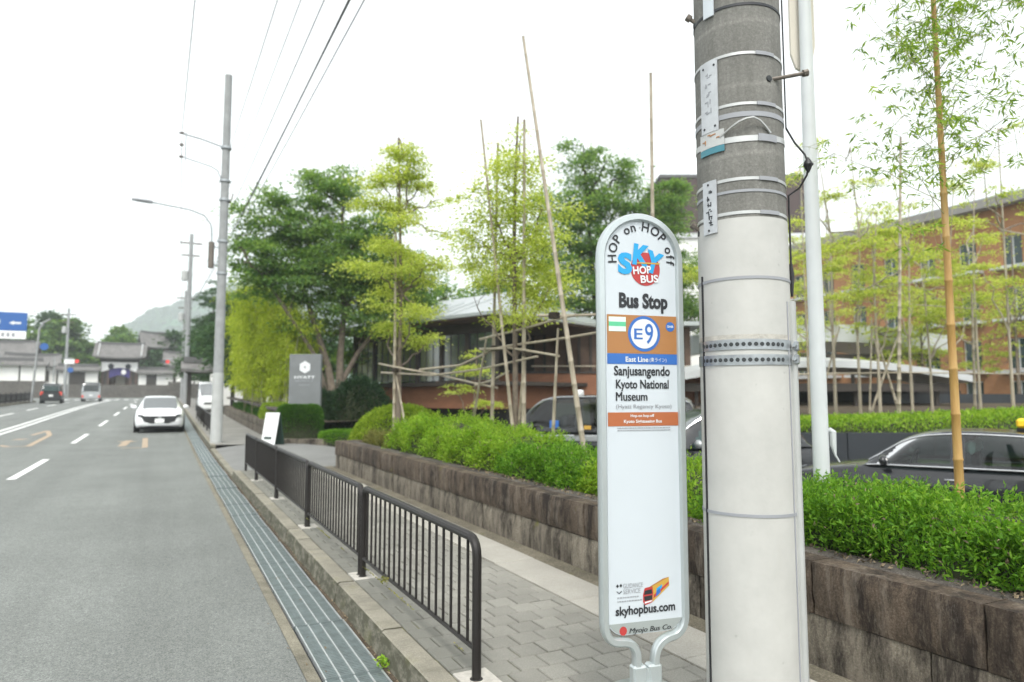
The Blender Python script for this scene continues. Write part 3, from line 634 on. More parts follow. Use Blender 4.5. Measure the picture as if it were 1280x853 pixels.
m = MB(); m.lathe([(.17, .158), (.17, .19), (.15, .20), (.08, .21), (.06, .24)], 28, Matrix.Translation((UC, 0, 0))); m.build('foot', 'sign_grey', SGN)
def rect(name, u0, u1, v0, v1, mat, d=.0075, sh=0, th=.001):
    m = MB(); m.prism([(u0, v0), (u1, v0 + sh), (u1, v1 + sh), (u0, v1)], d - th, d, sfn); return m.build(name, mat, SGN, 0, True)
def disc(name, u, v, r, mat, d=.0075, n=40, ru=None):
    m = MB(); m.prism([(u + (ru or r) * math.cos(a), v + r * math.sin(a)) for a in np.linspace(0, 2 * math.pi, n, endpoint=False)], d - .001, d, sfn); return m.build(name, mat, SGN, 0, True)
def text_mesh(s, bold=0):
    cu = bpy.data.curves.new('txt', 'FONT'); cu.body = s; cu.size = 1; cu.offset = bold; cu.resolution_u = 3
    o = bpy.data.objects.new('txt', cu); COL.objects.link(o); bpy.context.view_layer.update()
    me = bpy.data.meshes.new_from_object(o.evaluated_get(bpy.context.evaluated_depsgraph_get())); bpy.data.objects.remove(o); bpy.data.curves.remove(cu)
    co_ = np.array([v.co[:2] for v in me.vertices]) if len(me.vertices) else np.zeros((1, 2)); fs = [tuple(p.vertices) for p in me.polygons]; bpy.data.meshes.remove(me); return co_, fs
def text(name, s, box, mat, d=.0085, bold=.02, parent=None, fn=sfn, shear=0, rot=0, stretch=True, keep=None):
    """lettering fitted into box = (u0, u1, v0, v1)"""
    thick_ = bold if 'M' in s else 0
    co_, fs = text_mesh(s, 0 if thick_ else bold); lo, hi = co_.min(0), co_.max(0); u0, u1, v0, v1 = box
    su = (u1 - u0) / max(hi[0] - lo[0], 1e-6); sv = (v1 - v0) / max(hi[1] - lo[1], 1e-6)
    if keep: su = sv * keep
    uu = u0 + (co_[:, 0] - lo[0]) * su; vv = v0 + (co_[:, 1] - lo[1]) * sv
    if keep: uu += ((u1 - u0) - (hi[0] - lo[0]) * su) / 2
    uu = uu + (vv - v0) * shear
    if rot:
        cu_, cv_ = (u0 + u1) / 2, (v0 + v1) / 2; ca, sa = math.cos(rot), math.sin(rot); uu, vv = cu_ + (uu - cu_) * ca - (vv - cv_) * sa, cv_ + (uu - cu_) * sa + (vv - cv_) * ca
    m = MB()
    for i_, o_ in enumerate((0,) if not thick_ else (-1, -.33, .33, 1)): m.add([fn(u + o_ * thick_ * su, v, d + i_ * .00012) for u, v in zip(uu, vv)], fs)
    return m.build(name, mat, parent or SGN, 0)
# arched heading
m = MB(); heading = 'HOP on HOP off'; cc = (.0135, 2.022); rad = .122; adv = []; gl = {}
for ch in heading:
    if ch == ' ': adv.append(.022); continue
    if ch not in gl: gl[ch] = text_mesh(ch, .018)
    c_, f_ = gl[ch]; adv.append((c_[:, 0].max() - c_[:, 0].min()) * .056 + .0055)
tot = sum(adv); ang = tot / rad * .96; a0 = math.pi / 2 + ang / 2 + .02; pos = 0
for ch, w_ in zip(heading, adv):
    if ch != ' ':
        c_, f_ = gl[ch]; a_ = a0 - (pos + w_ / 2) / tot * ang; mid = (c_[:, 0].max() + c_[:, 0].min()) / 2; vs = []
        for x, y in c_:
            x_, y_ = (x - mid) * .056, y * .056; ca, sa = math.cos(a_ - math.pi / 2), math.sin(a_ - math.pi / 2); px, py = cc[0] + rad * math.cos(a_), cc[1] + rad * math.sin(a_)
            vs.append(sfn(px + x_ * ca - y_ * sa, py + x_ * sa + y_ * ca, .0085))
        m.add(vs, f_)
    elif m.v: m.build('arched_lettering', 'ink_black', SGN, 0); m = MB()
    pos += w_
m.build('arched_lettering', 'ink_black', SGN, 0)
disc('logo_disc', .031, 1.976, .0735, 'ink_red', .0078, ru=.071)
text('logo_lettering', 'S', (-.101, -.032, 1.948, 2.044), 'ink_cyan', .0092, .055, rot=.0)
text('logo_lettering', 'K', (-.028, .052, 1.989, 2.083), 'ink_cyan', .0096, .055, rot=-.12)
text('logo_lettering', 'Y', (.028, .112, 1.957, 2.056), 'ink_cyan', .01, .055, rot=-.28)
m = MB(); m.prism([(-.01, 1.998), (.1, 1.999), (.1, 2.006), (-.01, 2.004)], .0092, .0104, sfn); m.build('logo_stripe', 'ink_yellow', SGN, 0, True)
text('logo_lettering', 'HOP', (-.03, .058, 1.953, 1.988), 'ink_white', .0106, .03, rot=.1)
text('logo_lettering', 'BUS', (.006, .092, 1.916, 1.95), 'ink_white', .0106, .03, rot=.08)
text('lettering', 'Bus Stop', (-.0975, .137, 1.783, 1.869), 'ink_black', .0085, .045)
rect('line_band', -.155, .185, 1.606, 1.772, 'ink_orange'); rect('line_band', -.155, .185, 1.5605, 1.605, 'ink_blue')
disc('badge_ring', .02, 1.692, .077, 'ink_blue', .0086); disc('badge_face', .02, 1.692, .064, 'ink_white', .0096)
text('lettering', 'E', (-.029, .012, 1.668, 1.714), 'ink_blue', .0106, .012); text('lettering', '9', (.023, .063, 1.648, 1.737), 'ink_blue', .0106, .008)
rect('info_sticker', -.147, -.067, 1.70, 1.762, 'ink_mint', .0088); rect('sticker_band', -.147, -.067, 1.722, 1.741, 'ink_green', .0094)
disc('company_mark', .147, 1.726, .021, 'ink_blue', .0088); text('mark_lettering', 'SHB', (.132, .162, 1.722, 1.732), 'ink_white', .0096)
text('lettering', 'East Line', (-.07, .038, 1.57, 1.592), 'ink_white', .0088, .02); text('lettering', '(東ライン)', (.044, .126, 1.568, 1.59), 'ink_white', .0088, .0)
text('lettering', 'Sanjusangendo', (-.125, .142, 1.498, 1.553), 'ink_black', .0085, .024)
text('lettering', 'Kyoto National', (-.117, .135, 1.444, 1.494), 'ink_black', .0085, .024)
text('lettering', 'Museum', (-.117, .03, 1.404, 1.441), 'ink_black', .0085, .022)
text('lettering', '(Hyatt Regency Kyoto)', (-.118, .147, 1.367, 1.389), 'ink_grey', .0085, .01)
rect('line_band', -.155, .181, 1.297, 1.355, 'ink_vermil')
text('lettering', 'Hop-on hop-off', (-.05, .062, 1.331, 1.347), 'ink_white', .0088, .02); text('lettering', 'Kyoto Sightseeing Bus', (-.082, .098, 1.306, 1.324), 'ink_white', .0088, .02)
m = MB()
for v in (1.289, 1.279):
    u = -.112
    while u < .14: l = random.uniform(.004, .014); m.prism([(u, v - .002), (u + l, v - .002), (u + l, v + .002), (u, v + .002)], .0074, .0082, sfn); u += l + .003
m.build('small_print', 'ink_grey', SGN, 0, True)
text('lettering', 'GUIDANCE', (-.095, -.005, .629, .648), 'ink_grey', .0085, .0); text('lettering', 'SERVICE', (-.095, -.016, .606, .625), 'ink_grey', .0085, .0)
m = MB(); m.prism([(-.127, .640), (-.121, .648), (-.115, .640), (-.121, .633)], .0075, .0085, sfn); m.prism([(-.112, .641), (-.105, .649), (-.1, .641), (-.105, .634)], .0075, .0085, sfn)
m.prism([(-.125, .62), (-.113, .612), (-.102, .62), (-.102, .617), (-.113, .608), (-.125, .617)], .0075, .0085, sfn); m.build('guidance_mark', 'ink_black', SGN, 0, True)
m = MB()
for v, e in ((.592, -.03), (.577, -.018)):
    u = -.122
    while u < e: l = random.uniform(.005, .012); m.prism([(u, v - .002), (u + l, v - .002), (u + l, v + .002), (u, v + .002)], .0074, .0082, sfn); u += l + .003
m.build('small_print', 'ink_grey', SGN, 0, True)
# printed picture of a red double decker
def poly(name, pts, mat, d): m = MB(); m.prism(pts, d - .0006, d, sfn); m.build(name, mat, SGN, 0, True)
poly('bus_picture', [(-.004, .596), (.004, .622), (.04, .628), (.044, .604), (.038, .562), (.006, .553), (-.004, .565)], 'ink_red', .0079)
poly('bus_picture', [(.04, .628), (.118, .66), (.12, .625), (.04, .563), (.044, .60)], 'ink_yellow', .0079)
poly('bus_picture', [(.02, .623), (.09, .655), (.118, .66), (.04, .628)], 'ink_orange', .0085)
poly('bus_picture', [(.058, .60), (.085, .618), (.086, .632), (.06, .617)], 'ink_cyan', .0086); poly('bus_picture', [(.045, .578), (.118, .632), (.118, .642), (.046, .592)], 'ink_red', .0083)
poly('bus_picture', [(.056, .583), (.078, .6), (.076, .618), (.058, .606)], 'ink_blue', .0088)
poly('bus_picture', [(.0, .595), (.005, .612), (.036, .616), (.039, .598)], 'ink_black', .0086); poly('bus_picture', [(.0, .588), (.038, .592), (.038, .574), (.003, .57)], 'ink_black', .0086)
poly('bus_picture', [(.003, .566), (.036, .571), (.036, .566), (.004, .559)], 'ink_white', .0086)
text('lettering', 'skyhopbus.com', (-.131, .146, .509, .557), 'ink_black', .0085, .03)
disc('company_dot', -.0975, .458, .018, 'ink_red', .0086, ru=.0165); text('lettering', 'Myojo Bus Co.', (-.072, .126, .44, .466), 'ink_black', .0088, .02, shear=.3)
for u, v in [(-.168, 1.94), (-.168, 1.88), (UC, 2.158), (.185, 1.95), (.185, 1.9)]: disc('rivet', u, v, .003, 'ink_grey', .0085, 10)

# ------------------------------------------------------------------ concrete utility pole by the sign
UP = thing('utility_pole', 'thick concrete utility pole with white sleeve and perforated steel straps', 'utility pole', (2.204, 2.144, 0))
rz_ = lambda z: .1865 - .0019 * z
def ringseg(r0, z0, z1, a0=0, a1=360, th=.002, tilt=0, n=48, taper=True):
    m = MB(); full = (a1 - a0) >= 360; k = n if full else max(3, int(n * (a1 - a0) / 360)) + 1; rings = []
    for i in range(k):
        a = R(a0 + (a1 - a0) * i / (n if full else k - 1)); dz = tilt * math.cos(a - R(-136)) ; ca, sa = math.cos(a), math.sin(a)
        rings.append([((r0(z0) + t_) * ca, (r0(z0) + t_) * sa, z + dz) for z, t_ in ((z0, 0), (z1, 0), (z1, th), (z0, th))])
    if full: rings.append(rings[0])
    m.loft(rings, True, not full); return m
m = MB(); m.lathe([(rz_(z), z) for z in (.1, .6, 1.2, 1.8, 2.4, 3.0, 4, 6, 9, 12.5)], 64); m.build('shaft', 'pole_concrete', UP)
m = MB(); m.lathe([(rz_(.1) + .003, .12), (rz_(.5) + .003, .5)] + [(rz_(z) + .003, z) for z in (1, 1.5, 2.0, 2.152)] + [(rz_(2.15) - .001, 2.1525)], 64, close=False); m.build('white_sleeve', 'pole_sleeve', UP)
for z in (.95, 1.899): ringseg(lambda q: rz_(q) + .002, z - .006, z + .006, th=.004, tilt=.004).build('sleeve_ring', 'ink_grey', UP, 30, True)
ringseg(lambda q: rz_(q) + .003, 1.645, 1.672, th=.0008).build('glue_stain', 'concrete_patch', UP, 30, True)
for z, tl in ((1.628, .004), (1.572, -.003)):
    ringseg(lambda q: rz_(q) + .004, z - .021, z + .021, th=.003, tilt=tl).build('steel_strap', 'steel_galv', UP, 30, True)
    m = MB()
    for a in np.arange(-195, -85, 7.2):
        mm = Matrix.Rotation(R(a), 4, 'Z') @ Matrix.Translation((rz_(1.6) + .0075, 0, z + tl * math.cos(R(a + 136))))
        m.lathe([(.0085, -.0005), (.0085, .0008), (.006, .0012)], 10, mm @ Matrix.Rotation(R(90), 4, 'Y'))
    m.build('strap_hole', 'drain_dark', UP, 30)
m = MB()
for z in (1.575, 1.63):
    mm = Matrix.Rotation(R(-57), 4, 'Z') @ Matrix.Translation((rz_(1.6), 0, z)); m.rbox(0, .03, -.02, .02, -.02, .02, .004, mm)
    m.tube([mm @ Vector((.018, -.05, 0)), mm @ Vector((.018, .04, 0))], .008, 8)
m.build('strap_clamp', 'steel_galv', UP)
for z, h, tl, mat in ((2.841, .0075, .006, 'steel_band'), (2.626, .0075, .004, 'steel_band'), (2.585, .013, .0, 'ink_grey'), (2.5, .015, -.02, 'steel_band'), (2.309, .008, .004, 'steel_band'), (2.262, .007, 0, 'ink_grey'), (2.168, .008, .004, 'steel_band'), (3.06, .007, 0, 'ink_black')):
    ringseg(rz_, z - h * .8, z + h * .8, th=.003, tilt=tl).build('band', mat, UP, 30, True)
    if mat == 'steel_band':
        zb_ = lambda a_: z + tl * math.cos(R(a_ + 136)); ringseg(lambda q: rz_(q) + .0032, zb_(-98) - h, zb_(-98) + h, -112, -84, .003, n=90).build('band_dark_reflection', 'ink_grey', UP, 30, True)  # grey patch paints in the dark right-hand part of the band's reflection
m = MB(); m.tube([on0 for on0 in [(math.cos(R(a_)) * (rz_(2.5) + .006 + .02 * math.sin(math.pi * i / 8) ** 2), math.sin(R(a_)) * (rz_(2.5) + .006 + .02 * math.sin(math.pi * i / 8) ** 2), z_) for i, (a_, z_) in enumerate(zip(np.linspace(-160, -95, 9), [2.50, 2.515, 2.53, 2.545, 2.555, 2.56, 2.55, 2.53, 2.505]))]], .005, 6); m.build('loose_strap', 'steel_band', UP)
def plate(name, a0, a1, z0, z1, mat, th=.006): return ringseg(lambda q: rz_(q) + .004, z0, z1, a0, a1, th, n=90).build(name, mat, UP, 30, True)
p = plate('number_plate', 172, 199, 2.535, 2.845, 'plate_aged'); p2 = plate('number_plate', 172, 194, 2.1, 2.325, 'plate_aged')
plate('advert_sticker', 168, 206, 2.468, 2.535, 'sticker', .004); plate('advert_sticker', 168, 206, 2.44, 2.467, 'ink_teal', .004); plate('number_plate', 180, 196, 3.04, 3.2, 'sign_white')
def glyphs(parent, a0, a1, z0, z1, n, col, off):
    m = MB(); st = (z1 - z0) / n
    for i in range(n):
        zc = z1 - st * (i + .5)
        for _ in range(4):
            a = R(random.uniform(a0, a1)); w_, h_ = (random.uniform(.004, .008), .0022) if random.random() < .55 else (.0022, random.uniform(.006, .012)); dz = random.uniform(-.25, .25) * st
            mm = Matrix.Rotation(a, 4, 'Z') @ Matrix.Translation((rz_(zc) + off, 0, zc + dz)); m.box(-.001, .0012, -w_, w_, -h_, h_, mm)
    m.build('plate_writing', col, UP, 0)
glyphs(UP, 182, 190, 2.6, 2.8, 5, 'ink_grey', .0102); glyphs(UP, 180, 187, 2.13, 2.29, 6, 'ink_black', .0102); glyphs(UP, 175, 200, 2.49, 2.53, 2, 'ink_orange', .0086)
m = MB()
for a, z in ((178, 2.82), (195, 2.82), (178, 2.555), (195, 2.555), (182, 2.31), (182, 2.115)):
    mm = Matrix.Rotation(R(a), 4, 'Z') @ Matrix.Translation((rz_(z) + .0105, 0, z)) @ Matrix.Rotation(R(90), 4, 'Y'); m.lathe([(.005, 0), (.005, .002)], 8, mm)
m.build('plate_screw', 'ink_black', UP)
for a, z in ((-93, 2.741), (150, 3.07), (152, 2.125)):
    ca, sa = math.cos(R(a)), math.sin(R(a)); m = MB(); r0 = rz_(z) - .02
    e = .16 if a < 0 else .04
    dirx, diry = (math.cos(R(-28)), math.sin(R(-28))) if a < 0 else (ca, sa)
    p0 = Vector((r0 * ca, r0 * sa, z)); p1 = p0 + Vector((dirx * e, diry * e, .03)); m.tube([p0, p1], .0085, 8); d_ = (p1 - p0).normalized(); m.tube([p1 - d_ * .002, p1 + d_ * .018], .0155, 8)
    m.build('step_bolt', 'rust_bolt', UP)
    m = MB(); m.lathe([(.014, -.004), (.013, .005), (.009, .006)], 12, Matrix.Translation((ca * rz_(z), sa * rz_(z), z)) @ Matrix.Rotation(R(a), 4, 'Z') @ Matrix.Rotation(R(90), 4, 'Y')); m.build('bolt_socket', 'drain_dark', UP)
def on(a, z, o=.01): return (math.cos(R(a)) * (rz_(z) + o), math.sin(R(a)) * (rz_(z) + o), z)
m = MB(); m.tube([on(-52, 4.2), on(-52, 3.4), on(-52, 2.9), on(-54, 2.56)], .0035, 6)
k1 = Vector((.173, -.213, 2.393)); pth = [on(-54, 2.56), (.15, -.165, 2.50), (.168, -.20, 2.44), tuple(k1), (.17, -.205, 2.35), (.155, -.178, 2.30), on(-50, 2.27), on(-48, 2.15), on(-48, 1.95)]
m.tube(pth, .0045, 6); m.build('cable', 'cable_black', UP)
m = MB(); m.lathe([(.004, -.035), (.014, -.015), (.019, 0), (.015, .012), (.004, .03)], 12, Matrix.Translation(k1 + Vector((-.004, 0, 0)))); m.tube([k1, k1 + Vector((.018, -.006, .004))], [.014, .006], 8); m.build('cable_joint', 'cable_black', UP)
m = MB(); m.tube([on(-47, 1.98), on(-47, 1.93), on(-47, 1.84)], [.006, .012, .005], 8); m.build('cable_boot', 'cable_black', UP)
m = MB(); rr = []
for z in (.1, 1.815):
    a_ = R(-55); c0 = Vector((math.cos(a_), math.sin(a_), 0)); s0 = Vector((-c0.y, c0.x, 0)); b0 = c0 * (rz_(z) - .004) + Vector((0, 0, z))
    rr.append([b0 + s0 * -.03, b0 + s0 * -.03 + c0 * .014, b0 + s0 * -.018 + c0 * .024, b0 + s0 * .02 + c0 * .026, b0 + s0 * .03 + c0 * .014, b0 + s0 * .03])
m.loft(rr); m.build('cable_cover', 'far_pole_cover', UP, 30, True)
m = MB(); m.tube([on(-72, 1.81, .004), on(-72, .12, .004)], .004, 6); m.build('cable_cover_edge', 'ink_grey', UP)
m = MB(); m.tube([on(163, 1.93, .004), on(163, .12, .004)], .006, 6); m.build('earth_wire', 'cable_black', UP)

# ------------------------------------------------------------------ planting
def hedge_body(m, poly_fn, nu, nv):                      # lumpy closed skin from a (u, v) -> point function
    g = [[poly_fn(i / nu, j / nv) for j in range(nv + 1)] for i in range(nu + 1)]; o = len(m.v)
    for r_ in g: m.v += [tuple(p) for p in r_]
    for i in range(nu):
        for j in range(nv): a = o + i * (nv + 1) + j; m.f.append((a, a + 1, a + nv + 2, a + nv + 1))
def bumpy(x, y, s): return math.sin(x * 2.1 * s + y * 1.3 * s) * .5 + math.sin(y * 3.3 * s - x * 1.7 * s + 1) * .3 + math.sin(x * 5.1 * s + 2 * y * s) * .2
def hedge_row(name, label, cat, x0, x1, y0, y1, zb, hfun, mat, n, size, group=None, wob=.06, dens_top=.5, tips=.05, aspect=.33, core=.07, frontfun=None, zbase=None):
    """clipped or loose hedge along Y: front face at x0, back at x1"""
    t = thing(name, label, cat, ((x0 + x1) / 2, (y0 + y1) / 2, zb), 0, group); cx, cy = (x0 + x1) / 2, (y0 + y1) / 2
    L = y1 - y0; W = x1 - x0
    def surf(u, v):                                      # u along, v round the section: front foot -> top -> back foot
        y = y0 + L * u; e = min(1, min(u, 1 - u) * L / .35); e = max(.25, 1 - (1 - e) ** 2)
        h = hfun(y) * e; a = v * math.pi; ca, sa = math.cos(a), math.sin(a)
        px = -math.copysign(abs(ca) ** .55, ca); pz = abs(sa) ** .55
        ff = frontfun(y) if frontfun else 0
        x = cx + px * W / 2 * (.75 + .25 * e) + (ff if px < 0 else 0) * -px
        b_ = bumpy(y * 2, v * 3 + x, 1.6) * wob
        return Vector((x + px * b_, y, zb + (zbase(y) if zbase else 0) + h * pz + b_ * pz)), Vector((px * .8, 0, pz + .25)), px
    m = MB()
    def core_fn(u, v): p, nrm, px = surf(u, v); q = p - nrm.normalized() * core; return (q.x - cx, q.y - cy, max(q.z - zb, -.03))
    hedge_body(m, core_fn, 60, 14); m.build('twigs', 'hedge_core', t, 60)
    us = rng.random(n); vs = np.where(rng.random(n) < dens_top, rng.uniform(.2, .75, n), rng.uniform(.0, .45, n)); c = np.empty((n, 3)); d = np.empty((n, 3))
    sub = max(1, n // 7); k = 0
    cu = rng.random(sub); cv = np.where(rng.random(sub) < dens_top, rng.uniform(.2, .8, sub), rng.uniform(.0, .42, sub))
    for i in range(sub):                                 # sprigs of seven leaves
        p, nrm, px = surf(cu[i], cv[i]); nn = nrm.normalized(); out = rng.normal() * tips * .6 - tips * .35 if rng.random() > .09 else tips * rng.uniform(.3, 1.7)
        ax = (nn + Vector((rng.normal() * .5, rng.normal() * .5, .35 + rng.normal() * .3))).normalized(); base = p + nn * out
        for j in range(7):
            if k >= n: break
            dv = Vector(rng.normal(size=3)); q = base + ax * (size * (j - 2) * .35) + dv * size * .35; c[k] = (q.x - cx, q.y - cy, q.z - zb); dd = ax + dv * .7; d[k] = dd; k += 1
    quads('foliage', leaves(c[:k], size, d[:k], aspect, .45), mat, t)
    sel = rng.choice(k, k // 45); quads('dry_leaves', leaves(c[sel] + rng.normal(size=(len(sel), 3)) * .01, size * .8, None, .4, .3), 'litter', t); return t
hedge_row('clipped_hedge', 'dense clipped green hedge on the stone wall in front of the black sedan', 'hedge', 3.42, 4.6, -.2, 3.95, .50, lambda y: .285 + .015 * math.sin(y * 3), 'leaf_hedge', 54000, .036, wob=.06, tips=.06)
hedge_row('clipped_hedge', 'short bright green hedge glimpsed between the bus stop sign and the concrete pole', 'hedge', 3.44, 4.5, 4.0, 5.55, .50, lambda y: .30, 'leaf_hedge_lime', 9000, .045, wob=.05, tips=.04)
hedge_row('loose_shrub', 'bright green feathery shrub nearest the bus stop sign on the stone wall', 'shrub', 3.42, 4.35, 5.5, 7.25, .50, lambda y: .26 + .07 * sm((y - 5.5) / 1.2), 'leaf_hedge', 19000, .036, 'feathery shrubs along the stone wall', .07, .55, .06)
hedge_row('loose_shrub', 'lime green feathery shrub in the middle of the stone wall', 'shrub', 3.42, 4.55, 7.1, 9.2, .50, lambda y: .34 + .10 * abs(math.sin((y - 7.1) * 1.5)), 'leaf_hedge_lime', 24000, .039, 'feathery shrubs along the stone wall', .08, .55, .07)
hedge_row('loose_shrub', 'tallest lime green feathery shrub beside the round clipped bush', 'shrub', 3.45, 4.7, 9.0, 11.6, .50, lambda y: .40 + .15 * abs(math.sin((y - 9.0) * 1.25)) - .06 * sm((y - 10.4) / 1.2), 'leaf_hedge_lime', 24000, .042, 'feathery shrubs along the stone wall', .08, .55, .07)
hedge_row('dry_bush', 'low olive green bush between the round bush and the feathery shrubs', 'shrub', 3.45, 4.1, 11.5, 13.2, .50, lambda y: .22, 'leaf_dry', 8000, .04, wob=.04, tips=.05)
def dome(name, label, cat, loc, rx, ry, h, mat, n, size, core='hedge_core', tips=.02, power=1.0, wob=.03, rz=0, aspect=.45, core_k=.93):
    t = thing(name, label, cat, loc, rz); m = MB(); rings = []
    for i in range(9):
        a = math.pi / 2 * i / 8; rings.append([(rx * core_k * math.cos(a) ** power * math.cos(b_), ry * core_k * math.cos(a) ** power * math.sin(b_), -.05 + h * core_k * math.sin(a) ** power) for b_ in np.linspace(0, 2 * math.pi, 24, endpoint=False)])
    m.loft(rings); m.build('twigs', core, t, 60)
    a = np.arcsin(rng.uniform(0, 1, n)); b_ = rng.uniform(0, 2 * math.pi, n); ca = np.abs(np.cos(a)) ** power; sa = np.abs(np.sin(a)) ** power
    nrm = np.column_stack([ca * np.cos(b_) / rx, ca * np.sin(b_) / ry, sa / h]); nrm = unit(nrm)
    r_ = 1 + wob * (np.sin(b_ * 5 + a * 7) + np.sin(b_ * 9 - a * 4)) * .5
    c = np.column_stack([rx * ca * np.cos(b_) * r_, ry * ca * np.sin(b_) * r_, h * sa * r_]) + nrm * rng.normal(size=(n, 1)) * tips
    quads('foliage', leaves(c, size, nrm + np.array([0, 0, .3]), aspect, .5), mat, t); return t
dome('round_bush', 'round clipped bush at the driveway end of the planter', 'bush', (4.62, 14.4, .40), 1.1, 1.05, .84, 'leaf_round', 20000, .055, wob=.02)
dome('box_hedge', 'square clipped green hedge in front of the grey hotel sign', 'hedge', (3.82, 22.3, .10), .72, .45, 1.08, 'leaf_box', 15000, .06, power=.35, wob=.01, rz=R(-27))
dome('dark_shrub', 'large dark evergreen shrub below the pavilion beside the tree trunk', 'shrub', (6.35, 24.8, .0), 1.25, 1.1, 2.05, 'leaf_dark', 14000, .10, wob=.08, tips=.07)
dome('low_hedge', 'low clipped bright hedge strip right of the square hedge', 'hedge', (5.2, 20.9, -.0), 1.1, .4, .42, 'leaf_hedge', 7000, .06, power=.5, rz=R(-27))
dome('small_hedge', 'small square lime hedge behind the low stone wall by the bamboo', 'hedge', (3.75, 27.0, .35), .55, 1.6, .85, 'leaf_round', 8000, .06, power=.45)
dome('dark_shrub', 'dark green shrub behind the grey hotel sign', 'shrub', (5.2, 26.2, .05), 1.0, 1.0, 1.6, 'leaf_dark', 8000, .10, wob=.08, tips=.06)

# trees
def limb(m, p0, p1, r0, r1, sag=.0, n=5, sides=6, wig=.04):
    p0, p1 = Vector(p0), Vector(p1); L = (p1 - p0).length; pts = []; rad = []
    for i in range(n + 1):
        s = i / n; q = p0.lerp(p1, s) + Vector((rng.normal(), rng.normal(), rng.normal())) * L * wig * math.sin(math.pi * s); q.z += sag * L * math.sin(math.pi * s); pts.append(q); rad.append(r0 + (r1 - r0) * s)
    m.tube(pts, rad, sides); return pts
def tree(name, label, base, trunk, blobs, n_pads, per_pad, pad, size, leaf, bark='bark', group=None, flat=.28, aspect=.5, limbs=60, up=.9, droop=.15, twig=.012, shell=.35, lean=.3):
    """trunk: list of (points, r0, r1) in local space; blobs: (x, y, z, rx, ry, rz, weight)"""
    t = thing(name, label, 'tree', base, 0, group); m = MB(); tips_ = []
    for pts, r0, r1 in trunk:
        k = len(pts); m.tube(pts, [r0 + (r1 - r0) * (i / (k - 1)) ** .8 for i in range(k)], 10); tips_ += [Vector(p) for p in pts[max(1, k // 3):]]
    B = np.array(blobs, float); wgt = B[:, 6] * (B[:, 3] * B[:, 4] * B[:, 5]) ** .6; wgt /= wgt.sum()
    idx = rng.choice(len(B), n_pads, p=wgt); rr = (shell + (1 - shell) * rng.random(n_pads)) ** .7; dd = unit(rng.normal(size=(n_pads, 3)))
    pc = B[idx, :3] + dd * rr[:, None] * B[idx, 3:6]
    main = []
    for b_ in blobs:
        c0 = Vector(b_[:3]); s = min(tips_, key=lambda q: (q - c0).length + max(0, q.z - c0.z) * 1.5); pts = limb(m, s, c0, twig * 3.2, twig * 1.3, -.05, 6, 6); main += pts[2:]
    for p in pc[:limbs]:
        p = Vector(p); s = min(main + tips_, key=lambda q: (q - p).length + max(0, q.z - p.z) * .8); limb(m, s, p, twig, twig * .35, .03, 4, 5)
    m.build('trunk', bark, t, 60)
    pr = pad * rng.uniform(.55, 1.35, n_pads); k = np.repeat(np.arange(n_pads), per_pad); n = len(k)
    off = rng.normal(size=(n, 3)) * .5; off[:, 2] *= flat * 1.2
    c = pc[k] + off * pr[k][:, None] * 1.0; c[:, 2] -= (np.linalg.norm(off[:, :2], axis=1) ** 2) * pr[k] * .18
    d = off + dd[k] * lean; quads('crown', leaves(c, size, d, aspect, up, droop=droop), leaf, t); return t
# the big dark tree behind the hotel sign
tree('broadleaf_tree', 'large dark green spreading tree with several trunks behind the grey hotel sign', (6.1, 27.4, .0),
     [([(0, 0, -.1), (-.1, 0, 1.2), (-.35, .1, 2.6), (-.9, .3, 4.4), (-1.5, .3, 6.2), (-1.9, .3, 8.2)], .24, .05), ([(.15, .1, -.1), (.12, .1, 1.4), (.1, .0, 3), (.25, .1, 5), (.0, 0, 7), (.1, 0, 9.2)], .22, .05), ([(-.2, .2, -.1), (-.35, .2, 1.5), (-.9, -.2, 3), (-2, -.4, 4.6), (-2.9, -.2, 6)], .16, .04), ([(.1, .1, 1.8), (.8, 0, 3.2), (1.9, -.3, 4.7), (2.8, -.6, 5.8)], .13, .04)],
     [(-2.9, .3, 6.9, 1.2, 1.3, 1.0, 1), (-3.3, .6, 8.5, .7, .8, .7, .6), (-1.5, .2, 8.3, 1.3, 1.3, 1.1, 1), (-.2, 0, 9.5, 1.0, 1.0, .9, 1), (-2.6, .4, 9.3, .5, .5, .45, .5), (.1, 0, 7.2, 1.6, 1.5, 1.2, 1.1), (1.7, -.6, 6.6, 1.5, 1.3, 1.2, 1), (2.8, -.6, 6.0, 1.3, 1.2, 1.0, 1), (-1.6, 0, 5.9, 1.6, 1.3, .9, .9), (-.6, 0, 6.6, 1.5, 1.4, .9, .8), (1.0, -.3, 6.2, 1.3, 1.2, .8, .8), (.6, -.3, 5.3, 1.7, 1.5, .9, .8), (-2.9, .2, 5.6, 1.0, 1.0, .6, .6), (1.6, -.9, 4.4, 1.3, 1.0, .6, .8), (-.9, .3, 4.2, 1.5, 1.0, .5, .6), (-1.0, .5, 10.2, .6, .6, .6, .6), (1.2, -.3, 8.3, 1.2, 1.1, .9, .9), (.1, .2, 10.6, .5, .5, .5, .6), (-3.9, .5, 7.4, .6, .7, .5, .5)],
     560, 130, .64, .14, 'leaf_big', limbs=210, twig=.024)
